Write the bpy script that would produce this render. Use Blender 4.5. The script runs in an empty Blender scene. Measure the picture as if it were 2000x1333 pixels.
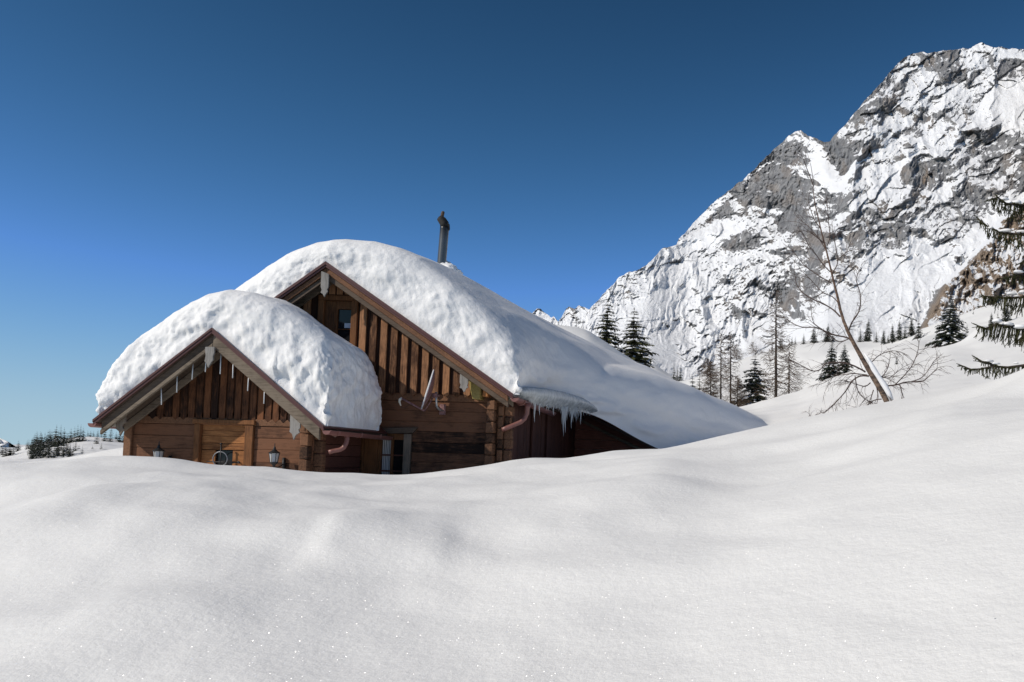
import bpy, bmesh, math, random
import numpy as np
from mathutils import Vector, Matrix

SC = bpy.context.scene
R = math.radians
# ------------------------------------------------------------------ camera
W_PX, H_PX = 2000.0, 1333.0
FPX, CX, CY = 1700.0, 1450.0, 833.0            # focal length and principal point of the (cropped) photograph
PITCH, ROLL = 2.5, 1.7
cam_d = bpy.data.cameras.new("camera")
cam = bpy.data.objects.new("camera", cam_d)
SC.collection.objects.link(cam)
cam_d.sensor_width = 36.0
cam_d.sensor_fit = 'HORIZONTAL'
cam_d.lens = FPX / W_PX * 36.0
cam_d.shift_x = (W_PX / 2 - CX) / W_PX
cam_d.shift_y = (CY - H_PX / 2) / W_PX
cam_d.clip_start, cam_d.clip_end = 0.1, 20000
CAM_M = Matrix.Rotation(R(90 + PITCH), 4, 'X') @ Matrix.Rotation(R(ROLL), 4, 'Z')
cam.matrix_world = CAM_M
SC.camera = cam
# ------------------------------------------------------------------ sky and sun
SUN_AZ, SUN_EL = 55.0, 33.5                    # to the left of straight-behind-the-camera
Ls = Vector((-math.sin(R(SUN_AZ)) * math.cos(R(SUN_EL)), -math.cos(R(SUN_AZ)) * math.cos(R(SUN_EL)), math.sin(R(SUN_EL))))
world = bpy.data.worlds.new("World")
SC.world = world
world.use_nodes = True
wn = world.node_tree
bg = wn.nodes["Background"]
sky = wn.nodes.new("ShaderNodeTexSky")
sky.sky_type = 'NISHITA'
sky.sun_disc = False
sky.sun_elevation = R(SUN_EL)
sky.sun_rotation = math.atan2(Ls.x, Ls.y)
sky.altitude = 3000
sky.air_density = 0.8
sky.dust_density = 0.0
sky.ozone_density = 10.0
# deepen the blue as the photograph's polarised sky does (a power curve per channel on the sky's own colour)
sepc = wn.nodes.new("ShaderNodeSeparateColor")
cmbc = wn.nodes.new("ShaderNodeCombineColor")
wn.links.new(sky.outputs[0], sepc.inputs[0])
SKY_S = 0.1
def wmath(op, a, b):
    mn = wn.nodes.new("ShaderNodeMath")
    mn.operation = op
    for i_, x in enumerate((a, b)):
        if isinstance(x, (int, float)):
            mn.inputs[i_].default_value = x
        else:
            wn.links.new(x, mn.inputs[i_])
    return mn.outputs[0]


for ch, (k, g, top) in enumerate([(178., 2.4, .42), (51., 2.28, .62), (6.2, 2.0, 0)]):
    a_ = wmath('MULTIPLY', wmath('POWER', wmath('MULTIPLY', sepc.outputs[ch], .075), g), k)
    y_ = wmath('DIVIDE', a_, wmath('ADD', wmath('MULTIPLY', a_, 1 / top), 1.0)) if top else wmath('MINIMUM', a_, .66)
    wn.links.new(wmath('MULTIPLY', y_, 1 / SKY_S), cmbc.inputs[ch])
wn.links.new(cmbc.outputs[0], bg.inputs[0])
bg.inputs[1].default_value = SKY_S
sun_d = bpy.data.lights.new("sun", 'SUN')
sun_d.energy = 3.75
sun_d.angle = R(0.55)
sun_d.color = (1.0, 0.915, 0.80)
sun = bpy.data.objects.new("sun", sun_d)
SC.collection.objects.link(sun)
sun.rotation_euler = Ls.to_track_quat('Z', 'Y').to_euler()
SC.view_settings.view_transform = 'Standard'
SC.view_settings.look = 'None'
SC.view_settings.exposure = 0.0
SC.view_settings.gamma = 1.0

# ------------------------------------------------------------------ helpers
M3 = np.array([[CAM_M[i][j] for j in range(3)] for i in range(3)])


def at(px, py, Y):
    """World point seen at photograph pixel (px, py) on the plane y = Y (works on arrays)."""
    px, py, Y = np.broadcast_arrays(np.asarray(px, float), np.asarray(py, float), np.asarray(Y, float))
    d = np.stack([(px - CX) / FPX, -(py - CY) / FPX, -np.ones_like(px)], -1) @ M3.T
    return d * (Y / d[..., 1])[..., None]


def A(px, py, Y):
    p = at(px, py, Y)
    return Vector((float(p[0]), float(p[1]), float(p[2])))


def proj(P):
    c = np.asarray(P, float) @ M3
    return np.stack([CX + FPX * c[..., 0] / -c[..., 2], CY - FPX * c[..., 1] / -c[..., 2]], -1)


_rs = np.random.RandomState(7)
_perm = _rs.permutation(256)
_perm = np.concatenate([_perm, _perm, _perm])
_g = _rs.normal(size=(256, 3))
_g /= np.linalg.norm(_g, axis=1)[:, None]


def pn(x, y, z):
    """Perlin noise on arrays, about -0.8..0.8."""
    x, y, z = np.broadcast_arrays(np.asarray(x, float), np.asarray(y, float), np.asarray(z, float))
    xi, yi, zi = np.floor(x).astype(int), np.floor(y).astype(int), np.floor(z).astype(int)
    xf, yf, zf = x - xi, y - yi, z - zi
    u, v, w = [t * t * t * (t * (t * 6 - 15) + 10) for t in (xf, yf, zf)]
    xi, yi, zi = xi & 255, yi & 255, zi & 255
    out = 0
    for i in (0, 1):
        for j in (0, 1):
            for k in (0, 1):
                h = _perm[_perm[_perm[(xi + i) & 255] + ((yi + j) & 255)] + ((zi + k) & 255)]
                g = _g[h]
                d = g[..., 0] * (xf - i) + g[..., 1] * (yf - j) + g[..., 2] * (zf - k)
                out = out + d * (u if i else 1 - u) * (v if j else 1 - v) * (w if k else 1 - w)
    return out * 1.5


def fbm(x, y, z, o=4, lac=2.03, gain=0.5):
    s, a, f = 0, 1.0, 1.0
    for i in range(o):
        s = s + a * pn(x * f + 13.1 * i, y * f - 7.7 * i, z * f + 3.3 * i)
        a *= gain
        f *= lac
    return s


def ridged(x, y, z, o=5, lac=2.05, gain=0.55):
    s, a, f, w = 0, 1.0, 1.0, 1.0
    for i in range(o):
        n = 1 - np.abs(pn(x * f + 9.1 * i, y * f + 4.7 * i, z * f - 5.3 * i)) * 1.6
        n = np.clip(n, 0, 1) ** 2 * w
        w = np.clip(n * 1.6, 0, 1)
        s = s + a * n
        a *= gain
        f *= lac
    return s


def smooth_cols(a, n, axis=-1):
    k = np.hanning(n + 2)[1:-1]
    k /= k.sum()
    pad = n // 2
    w = [(0, 0)] * a.ndim
    w[axis] = (pad, n - 1 - pad)
    b = np.pad(a, w, mode='edge')
    return np.apply_along_axis(lambda r: np.convolve(r, k, 'valid'), axis, b)


def sstep(a, b, x):
    t = np.clip((x - a) / (b - a), 0, 1)
    return t * t * (3 - 2 * t)


ORIGIN = {}


def link(o, parent=None):
    SC.collection.objects.link(o)
    if parent is not None:
        o.parent = parent
    return o


def tag(o, label=None, cat=None, group=None, kind=None):
    if label:
        o['label'] = label
    if cat:
        o['category'] = cat
    if group:
        o['group'] = group
    if kind:
        o['kind'] = kind
    return o


def thing(name, label, cat, loc=(0, 0, 0), group=None):
    o = bpy.data.objects.new(name, None)
    o.empty_display_size = 0.2
    o.location = loc
    ORIGIN[o.name] = Vector(loc)
    link(o)
    return tag(o, label, cat, group)


def grid_mesh(name, P, mat, smooth=True, attrs=None, parent=None, close_u=False):
    """P: (rows, cols, 3) world positions."""
    r, c = P.shape[:2]
    org = np.array(ORIGIN.get(parent.name, (0, 0, 0))) if parent is not None else np.zeros(3)
    me = bpy.data.meshes.new(name)
    v = (P.reshape(-1, 3) - org).astype(np.float32)
    i = np.arange(r * c).reshape(r, c)
    q = np.stack([i[:-1, :-1], i[:-1, 1:], i[1:, 1:], i[1:, :-1]], -1).reshape(-1, 4)
    me.vertices.add(len(v))
    me.vertices.foreach_set("co", v.ravel())
    me.loops.add(q.size)
    me.loops.foreach_set("vertex_index", q.ravel().astype(np.int32))
    me.polygons.add(len(q))
    me.polygons.foreach_set("loop_start", np.arange(0, q.size, 4, dtype=np.int32))
    me.polygons.foreach_set("loop_total", np.full(len(q), 4, np.int32))
    me.update(calc_edges=True)
    if smooth:
        me.polygons.foreach_set("use_smooth", np.ones(len(q), bool))
    for k, a in (attrs or {}).items():
        at_ = me.attributes.new(k, 'FLOAT', 'POINT')
        at_.data.foreach_set("value", np.asarray(a, np.float32).ravel())
    me.materials.append(mat)
    o = bpy.data.objects.new(name, me)
    if parent is not None:
        ORIGIN[o.name] = ORIGIN.get(parent.name, Vector((0, 0, 0)))
    return link(o, parent)


class MB:
    """Collects shapes in world coordinates and links them as one mesh object."""

    def __init__(s):
        s.v, s.f = [], []

    def add(s, vs, fs):
        n = len(s.v)
        s.v += [tuple(p) for p in vs]
        s.f += [tuple(n + i for i in f) for f in fs]
        return s

    def box(s, x0, x1, y0, y1, z0, z1):
        return s.add([(x0, y0, z0), (x1, y0, z0), (x1, y1, z0), (x0, y1, z0), (x0, y0, z1), (x1, y0, z1), (x1, y1, z1), (x0, y1, z1)],
                     [(0, 3, 2, 1), (4, 5, 6, 7), (0, 1, 5, 4), (1, 2, 6, 5), (2, 3, 7, 6), (3, 0, 4, 7)])

    def prism(s, poly, y0, y1):
        """poly: list of (x, z); extruded from y0 to y1."""
        n = len(poly)
        vs = [(x, y0, z) for x, z in poly] + [(x, y1, z) for x, z in poly]
        fs = [tuple(range(n)), tuple(range(2 * n - 1, n - 1, -1))]
        fs += [(i, n + i, n + (i + 1) % n, (i + 1) % n) for i in range(n)]
        return s.add(vs, fs)

    def hexa(s, p):
        return s.add(p, [(0, 3, 2, 1), (4, 5, 6, 7), (0, 1, 5, 4), (1, 2, 6, 5), (2, 3, 7, 6), (3, 0, 4, 7)])

    def tube(s, pts, rad, n=8, cap=True):
        pts = [Vector(p) for p in pts]
        m = len(pts)
        rads = rad if hasattr(rad, '__len__') else [rad] * m
        rings = []
        up = None
        for i, p in enumerate(pts):
            t = (pts[min(i + 1, m - 1)] - pts[max(i - 1, 0)])
            if t.length < 1e-9:
                t = Vector((0, 0, 1))
            t.normalize()
            if up is None:
                up = Vector((0, 0, 1)) if abs(t.z) < .9 else Vector((1, 0, 0))
            a = t.cross(up)
            if a.length < 1e-6:
                a = t.cross(Vector((0, 1, 0.3)))
            a.normalize()
            b = a.cross(t).normalized()
            up = b
            rings.append([p + (a * math.cos(2 * math.pi * k / n) + b * math.sin(2 * math.pi * k / n)) * rads[i] for k in range(n)])
        vs = [q for r in rings for q in r]
        fs = [(i * n + k, i * n + (k + 1) % n, (i + 1) * n + (k + 1) % n, (i + 1) * n + k) for i in range(m - 1) for k in range(n)]
        if cap:
            fs += [tuple(range(n - 1, -1, -1)), tuple((m - 1) * n + k for k in range(n))]
        return s.add(vs, fs)

    def build(s, name, mat, parent=None, smooth=False, bevel=0.0):
        org = ORIGIN.get(parent.name, Vector((0, 0, 0))) if parent is not None else Vector((0, 0, 0))
        me = bpy.data.meshes.new(name)
        me.from_pydata([(p[0] - org[0], p[1] - org[1], p[2] - org[2]) for p in s.v], [], s.f)
        bm = bmesh.new()
        bm.from_mesh(me)
        bmesh.ops.recalc_face_normals(bm, faces=bm.faces)
        if bevel:
            bmesh.ops.bevel(bm, geom=list(bm.edges), offset=bevel, segments=1, affect='EDGES', clamp_overlap=True)
        bm.to_mesh(me)
        bm.free()
        if smooth:
            me.polygons.foreach_set("use_smooth", np.ones(len(me.polygons), bool))
        me.materials.append(mat)
        o = bpy.data.objects.new(name, me)
        if parent is not None:
            ORIGIN[o.name] = org
        return link(o, parent)


# ------------------------------------------------------------------ materials
def new_mat(name):
    m = bpy.data.materials.new(name)
    m.use_nodes = True
    nt = m.node_tree
    return m, nt, nt.nodes["Principled BSDF"]


def N(nt, typ, **kw):
    n = nt.nodes.new(typ)
    for k, v in kw.items():
        setattr(n, k, v)
    return n


def ramp(nt, fac, stops):
    r = N(nt, "ShaderNodeValToRGB")
    el = r.color_ramp.elements
    while len(el) < len(stops):
        el.new(0.5)
    for e, (p, c) in zip(el, stops):
        e.position = p
        e.color = (*c, 1) if len(c) == 3 else c
    nt.links.new(fac, r.inputs[0])
    return r.outputs[0]


def noise(nt, vec, scale, detail=4, rough=.55):
    n = N(nt, "ShaderNodeTexNoise")
    n.inputs["Scale"].default_value = scale
    n.inputs["Detail"].default_value = detail
    n.inputs["Roughness"].default_value = rough
    if vec is not None:
        nt.links.new(vec, n.inputs["Vector"])
    return n


def mapping(nt, scale=(1, 1, 1), rot=(0, 0, 0), src="Position"):
    if src == "Position":
        g = N(nt, "ShaderNodeNewGeometry").outputs["Position"]
    else:
        g = N(nt, "ShaderNodeTexCoord").outputs["Object"]
    mp = N(nt, "ShaderNodeMapping")
    mp.inputs["Scale"].default_value = scale
    mp.inputs["Rotation"].default_value = rot
    nt.links.new(g, mp.inputs[0])
    return mp.outputs[0]


def bump(nt, h, strength, dist, normal=None):
    b = N(nt, "ShaderNodeBump")
    b.inputs["Strength"].default_value = strength
    b.inputs["Distance"].default_value = dist
    nt.links.new(h, b.inputs["Height"])
    if normal is not None:
        nt.links.new(normal, b.inputs["Normal"])
    return b.outputs[0]


def math_node(nt, op, a, b=None):
    n = N(nt, "ShaderNodeMath", operation=op)
    for i, x in enumerate((a, b)):
        if x is None:
            continue
        if isinstance(x, (int, float)):
            n.inputs[i].default_value = x
        else:
            nt.links.new(x, n.inputs[i])
    return n.outputs[0]


def snow_material(name, glints, grain, col=(.80, .80, .785)):
    m, nt, b = new_mat(name)
    pos = mapping(nt)
    n1 = noise(nt, pos, 55, 3, .7)
    n2 = noise(nt, pos, 15, 5, .62)
    h = math_node(nt, 'ADD', math_node(nt, 'MULTIPLY', n1.outputs[0], .25), n2.outputs[0])
    b.inputs["Base Color"].default_value = (*col, 1)
    b.inputs["Roughness"].default_value = .75
    b.inputs["Specular IOR Level"].default_value = .2
    nrm = bump(nt, h, grain, .05)
    nt.links.new(nrm, b.inputs["Normal"])
    if glints:
        out = nt.nodes["Material Output"]
        # ice crystals: small facets with normals of their own; a few of them mirror the sun
        last = b.outputs[0]
        for sc, rad, rate in glints:
            vo = N(nt, "ShaderNodeTexVoronoi")
            vo.inputs["Scale"].default_value = sc
            nt.links.new(pos, vo.inputs["Vector"])
            sep = N(nt, "ShaderNodeSeparateColor")
            nt.links.new(vo.outputs["Color"], sep.inputs[0])
            pick = math_node(nt, 'LESS_THAN', sep.outputs[0], rate)
            dot = math_node(nt, 'LESS_THAN', vo.outputs["Distance"], rad)
            fac = math_node(nt, 'MULTIPLY', pick, dot)
            g = N(nt, "ShaderNodeBsdfGlossy")
            g.inputs["Color"].default_value = (1, 1, 1, 1)
            g.inputs["Roughness"].default_value = .42
            # facet normal aimed half way between sun and camera so it glints, tilted at random
            cmb = N(nt, "ShaderNodeCombineXYZ")
            jx = math_node(nt, 'ADD', math_node(nt, 'MULTIPLY', sep.outputs[1], .5), -.62)
            jy = math_node(nt, 'ADD', math_node(nt, 'MULTIPLY', sep.outputs[2], .5), -1.0)
            nt.links.new(jx, cmb.inputs[0])
            nt.links.new(jy, cmb.inputs[1])
            cmb.inputs[2].default_value = .62
            nv = N(nt, "ShaderNodeVectorMath", operation='NORMALIZE')
            nt.links.new(cmb.outputs[0], nv.inputs[0])
            nt.links.new(nv.outputs[0], g.inputs["Normal"])
            mx = N(nt, "ShaderNodeMixShader")
            nt.links.new(fac, mx.inputs[0])
            nt.links.new(last, mx.inputs[1])
            nt.links.new(g.outputs[0], mx.inputs[2])
            last = mx.outputs[0]
        nt.links.new(last, out.inputs[0])
    return m


M_SNOW = snow_material("snow_ground", [(26, .11, .007), (55, .15, .014), (95, .2, .03)], .22)
M_SNOWROOF = snow_material("snow_roof", None, .35, (.84, .84, .84))
M_SNOWFAR = snow_material("snow_far", None, .1, (.84, .855, .88))


def plain(name, col, rough=.6, metal=0.0, var=.25, scale=30, bmp=.15):
    m, nt, b = new_mat(name)
    n = noise(nt, mapping(nt), scale, 4, .6)
    c0 = tuple(x * (1 - var) for x in col)
    c1 = tuple(min(1, x * (1 + var)) for x in col)
    nt.links.new(ramp(nt, n.outputs[0], [(.3, c0), (.7, c1)]), b.inputs["Base Color"])
    b.inputs["Roughness"].default_value = rough
    b.inputs["Metallic"].default_value = metal
    if bmp:
        nt.links.new(bump(nt, n.outputs[0], bmp, .01), b.inputs["Normal"])
    return m


# ------------------------------------------------------------------ terrain
PXC = np.concatenate([np.arange(-1500, -20, 24.), np.arange(-20, 2020, 4.), np.arange(2020, 3700, 24.)])


def row(pts):
    xs, ys = zip(*pts)
    return smooth_cols(np.interp(PXC, xs, ys), 9)


CREST = row([(-1500, 1000), (-700, 930), (-200, 912), (0, 909), (110, 903), (190, 894), (245, 892), (300, 894), (360, 899), (420, 908), (480, 911), (530, 913),
             (590, 921), (640, 924), (700, 925), (745, 928), (790, 930), (850, 925), (910, 918), (960, 910), (1000, 902), (1040, 897), (1080, 897.5), (1105, 898),
             (1150, 890), (1200, 881), (1250, 878), (1295, 877), (1340, 868), (1420, 850), (1500, 832), (1600, 811), (1700, 792), (1800, 771), (1900, 752),
             (2000, 736), (2300, 690), (3700, 520)])
rows = []                                       # (Y, pixel row)
LEFT = 1 - sstep(250, 420, PXC)
RIGHT = sstep(1380, 1500, PXC)
rows.append((17.5, CREST + 14))
rows.append((22., row([(-1500, 980), (-300, 920), (0, 911), (110, 900), (180, 889), (245, 879), (330, 872), (450, 930), (900, 935), (1300, 905), (1480, 862), (1500, 852), (2000, 758), (3700, 560)])))
rows.append((30., row([(-1500, 1000), (0, 925), (245, 900), (450, 935), (900, 925), (1300, 870), (1480, 860), (1500, 850), (1700, 800), (2000, 750), (3700, 560)])))
rows.append((45., row([(-1500, 1010), (0, 945), (245, 930), (450, 920), (700, 780), (900, 680), (1000, 640), (1040, 632), (1110, 640), (1140, 648), (1180, 672), (1230, 703),
                       (1270, 728), (1330, 765), (1400, 800), (1470, 822), (1500, 830), (1600, 806), (1700, 774), (1800, 752), (1900, 737), (2000, 716), (3700, 500)])))
rows.append((70., row([(-1500, 1010), (0, 955), (245, 940), (450, 930), (700, 830), (1000, 700), (1270, 752), (1400, 806), (1470, 806), (1560, 786), (1620, 764), (1700, 733), (1750, 716), (1800, 706),
                       (1850, 690), (1900, 686), (1960, 668), (2000, 656), (2300, 590), (3700, 400)])))
rows.append((110., row([(-1500, 1000), (0, 950), (245, 940), (450, 935), (700, 850), (1000, 730), (1300, 775), (1400, 802), (1465, 796), (1560, 768), (1620, 738), (1665, 722), (1690, 695), (1740, 674),
                        (1790, 666), (1835, 671), (1880, 655), (1930, 640), (2000, 612), (2300, 540), (3700, 380)])))
rows.append((150., row([(-1500, 980), (0, 940), (245, 935), (700, 860), (1000, 740), (1300, 780), (1400, 806), (1465, 803), (1560, 782), (1620, 752), (1690, 702), (1740, 678), (1800, 652), (1835, 638),
                        (1900, 616), (2000, 588), (2300, 520), (3700, 360)])))
rows.append((220., row([(-1500, 960), (0, 925), (245, 925), (700, 870), (1000, 740), (1270, 757), (1340, 745), (1380, 724), (1440, 706), (1500, 690), (1545, 674), (1610, 667), (1690, 667), (1740, 664),
                        (1800, 645), (1835, 633), (1900, 612), (2000, 584), (2300, 510), (3700, 350)])))
rows.append((330., row([(-1500, 940), (0, 905), (245, 902), (700, 870), (1000, 745), (1270, 740), (1340, 752), (1440, 716), (1500, 700), (1545, 684), (1690, 676), (1800, 655), (2000, 600), (3700, 360)])))
rows.append((520., row([(-1500, 900), (-400, 905), (-60, 897), (0, 888), (30, 881), (60, 873), (90, 866), (125, 860), (165, 855), (200, 856), (245, 862), (320, 875), (700, 875), (1000, 740), (1270, 715), (1310, 738), (1340, 750),
                        (1440, 722), (1545, 690), (1690, 682), (2000, 610), (3700, 370)])))
rows.append((800., row([(-1500, 900), (0, 905), (245, 890), (700, 890), (1000, 760), (1340, 770), (1690, 720), (2000, 650), (3700, 420)])))
rows.append((3500., row([(-1500, 885), (0, 872), (700, 890), (1000, 900), (2000, 900), (3700, 900)])))
rows.append((14000., row([(-1500, 850), (0, 868), (700, 885), (1000, 900), (2000, 925), (3700, 950)])))
keyY = [0.4, 2., 4.5, 7., 9.5, 11.5, 13., 14.]
CR3 = at(PXC, CREST, 14.0)
keyZ = []
for y in keyY:
    u = y / 14.0
    z0 = -1.62 + .06 * CR3[:, 2]
    zc = CR3[:, 2]
    wd = int(max(0, (14 - y)) * 34)
    if wd > 3:
        zc = smooth_cols(smooth_cols(zc, wd), wd)
    keyZ.append(zc * u + z0 * (1 - u) ** 1.75)
zs = np.stack(keyZ + [at(PXC, r_, y)[:, 2] for y, r_ in rows])          # (K, cols)
ys = np.array(keyY + [y for y, _ in rows])
lY = np.log(ys)
h_ = np.diff(lY)[:, None]
d_ = np.diff(zs, axis=0) / h_
m_ = np.zeros_like(zs)
m_[0], m_[-1] = d_[0], d_[-1]
for i in range(1, len(ys) - 1):
    same = d_[i - 1] * d_[i] > 0
    w1, w2 = 2 * h_[i, 0] + h_[i - 1, 0], h_[i, 0] + 2 * h_[i - 1, 0]
    with np.errstate(divide='ignore', invalid='ignore'):
        hm = (w1 + w2) / (w1 / d_[i - 1] + w2 / d_[i])
    m_[i] = np.where(same, hm, 0)
YR = np.concatenate([np.exp(np.linspace(math.log(.4), math.log(13.9), 300, endpoint=False)), np.exp(np.linspace(math.log(13.9), math.log(700), 330, endpoint=False)),
                     np.exp(np.linspace(math.log(700), math.log(14000), 30))])
lq = np.log(YR)
idx = np.clip(np.searchsorted(lY, lq, side='right') - 1, 0, len(ys) - 2)
t = ((lq - lY[idx]) / h_[idx, 0])[:, None]
hh = h_[idx]
Zg = (2 * t**3 - 3 * t**2 + 1) * zs[idx] + (t**3 - 2 * t**2 + t) * hh * m_[idx] + (-2 * t**3 + 3 * t**2) * zs[idx + 1] + (t**3 - t**2) * hh * m_[idx + 1]
kx = at(PXC, 850., 1.0)[:, 0]
Xg = kx[None, :] * YR[:, None]
Yg = np.repeat(YR[:, None], len(PXC), 1)
G = np.stack([Xg, Yg, Zg], -1)
PG = proj(G)


def seg_dist(px, py, line):
    """signed distance (positive on the right-hand side when walking the line) in pixels, and position along it"""
    best = np.full(px.shape, 1e9)
    sg = np.zeros(px.shape)
    u_ = np.zeros(px.shape)
    L = [0]
    for (a, b), (c, d) in zip(line[:-1], line[1:]):
        L.append(L[-1] + math.hypot(c - a, d - b))
    for i, ((a, b), (c, d)) in enumerate(zip(line[:-1], line[1:])):
        vx, vy = c - a, d - b
        l2 = vx * vx + vy * vy
        tt = np.clip(((px - a) * vx + (py - b) * vy) / l2, 0, 1)
        dx, dy = px - (a + tt * vx), py - (b + tt * vy)
        dd = np.hypot(dx, dy)
        m = dd < best
        best = np.where(m, dd, best)
        sg = np.where(m, np.sign(vx * dy - vy * dx), sg)
        u_ = np.where(m, (L[i] + tt * (L[i + 1] - L[i])) / L[-1], u_)
    return best * sg, u_


# wind-shaped ripples of the near drift: (crest line, height in m, width before, width behind)
DRIFTS = [
    ([(20, 1100), (90, 1030), (170, 960), (200, 935)], .10, 70, 26),
    ([(300, 1095), (360, 1040), (395, 985), (385, 950), (330, 930)], .11, 80, 26),
    ([(610, 1100), (680, 1062), (745, 1030), (800, 1010)], .07, 70, 22),
    ([(420, 932), (520, 944), (620, 948)], .05, 26, 12),
    ([(560, 990), (640, 975), (700, 950)], .05, 30, 14),
    ([(560, 1110), (700, 1101), (800, 1097), (880, 1087), (960, 1075)], .08, 60, 10),
    ([(770, 1075), (820, 1040), (880, 1005), (960, 985)], .06, 60, 26),
    ([(940, 1075), (1080, 1040), (1200, 1000), (1300, 962), (1370, 940), (1425, 926)], .11, 110, 26),
    ([(640, 952), (700, 960), (760, 966), (840, 962)], .05, 30, 12),
    ([(1540, 830), (1640, 812), (1740, 793)], .03, 20, 10),
    ([(-60, 1300), (60, 1318), (200, 1345)], .05, 60, 18),
    ([(1100, 1180), (1250, 1100), (1400, 1040)], .06, 110, 60),
    ([(150, 1250), (260, 1180), (330, 1140)], .05, 90, 45),
]
near = (YR < 16.5)


def to_ground(px, py):
    ci = int(np.argmin(np.abs(PXC - px)))
    col = PG[near][:, ci, 1]
    k = int(np.argmin(np.abs(col - py)))
    return float(G[k, ci, 0]), float(G[k, ci, 1])


gxn, gyn = G[near][..., 0], G[near][..., 1]
wob = .14 * pn(gxn * .9, gyn * .9, 3.3)
add = np.zeros_like(gxn)
for line, hgt, w1, w2 in DRIFTS:
    dense = []
    for i_ in range(len(line) - 1):
        q0, q1, q2, q3 = [np.array(line[k_], float) for k_ in (max(i_ - 1, 0), i_, i_ + 1, min(i_ + 2, len(line) - 1))]
        for f in np.linspace(0, 1, 6, endpoint=False):
            dense.append(.5 * (2 * q1 + (q2 - q0) * f + (2 * q0 - 5 * q1 + 4 * q2 - q3) * f * f + (3 * q1 - q0 - 3 * q2 + q3) * f ** 3))
    dense.append(np.array(line[-1], float))
    lg = [to_ground(a, b) for a, b in dense]
    lg = [p_ for k_, p_ in enumerate(lg) if k_ == 0 or math.hypot(p_[0] - lg[k_ - 1][0], p_[1] - lg[k_ - 1][1]) > 1e-4]
    sd, uu = seg_dist(gxn, -gyn, [(a, -b) for a, b in lg])
    sd = sd + wob
    if line[0][0] > line[-1][0] and abs(line[0][1] - line[-1][1]) < 60:
        sd = -sd
    env = sstep(0, .3, uu) * (1 - sstep(.7, 1, uu))
    env = np.where((uu <= 0.001) | (uu >= .999), 0, env)
    a1, a2 = .35 + w1 * .009, .12 + w2 * .011
    add += .9 * hgt * env * np.where(sd < 0, np.exp(-(sd / a1) ** 2), np.exp(-(sd / a2) ** 2))
add = smooth_cols(smooth_cols(add, 11, 0), 21, 1)
fade = 1 - sstep(11.6, 13.6, Yg[near])
G[near, :, 2] += add * fade * (1 - sstep(13.2, 14.4, Yg[near]))
# nearer swell on the right that hides a shallow hollow behind it
LINE = row([(-1500, 1400), (1200, 1020), (1320, 983), (1400, 949), (1460, 923), (1530, 897), (1600, 872), (1680, 846), (1750, 824), (1810, 805), (1860, 795), (1920, 790), (2000, 788), (2300, 775), (3700, 600)])
kY = int(np.argmin(np.abs(YR - 9.6)))
dz_ = at(PXC, LINE, YR[kY])[:, 2] - G[kY, :, 2]
on = sstep(1270, 1620, PXC)
yy_ = YR[:, None]
swell = np.where(yy_ < YR[kY], np.exp(-((yy_ - YR[kY]) / 2.2) ** 2), np.exp(-((yy_ - YR[kY]) / .55) ** 2))
G[..., 2] += (on * dz_)[None] * swell - on[None] * .07 * np.exp(-((yy_ - 10.8) / .7) ** 2)
X_, Y_ = G[..., 0], G[..., 1]
und = fbm(X_ * .22, Y_ * .3, 1.7, 3) * .11 + fbm(X_ * .9 + Y_ * .35, Y_ * .75, 5.1, 3) * .028
und *= (1 - .8 * np.exp(-((Y_ - 14) / 1.2) ** 2)) * sstep(.5, 4, Y_)
far_und = fbm(X_ * .05, Y_ * .05, 9.2, 4) * 0.9 * sstep(40, 110, Y_) * (1 - sstep(600, 1200, Y_))
hill = sstep(430, 560, Y_) * (1 - sstep(700, 900, Y_)) * (X_ < -200)
far_und = far_und + fbm(X_ * .03, Y_ * .03, 4.2, 5) * 3.0 * hill
hum = 1.3 * np.exp(-(((PG[..., 0] - 1915) / 30.) ** 2 + ((Y_ - 85) / 9.) ** 2)) * (np.abs(Y_ - 85) < 40)
G[..., 2] += und + far_und * np.exp(-0 * Y_) + hum
TERR = G


def ground_z(px, Y):
    """height of the snow sheet in the pixel column px at distance Y"""
    i = int(np.clip(np.searchsorted(PXC, px), 1, len(PXC) - 1))
    f = (px - PXC[i - 1]) / (PXC[i] - PXC[i - 1])
    j = int(np.clip(np.searchsorted(YR, Y), 1, len(YR) - 1))
    g = (Y - YR[j - 1]) / (YR[j] - YR[j - 1])
    z = TERR[..., 2]
    x = kx[i - 1] * (1 - f) + kx[i] * f
    zz = (z[j - 1, i - 1] * (1 - f) + z[j - 1, i] * f) * (1 - g) + (z[j, i - 1] * (1 - f) + z[j, i] * f) * g
    return Vector((x * Y, Y, zz))


snow = grid_mesh("snow_field", G, M_SNOW)
tag(snow, "deep powder snow field with soft wind drifts around the cabins", kind='structure')

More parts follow.
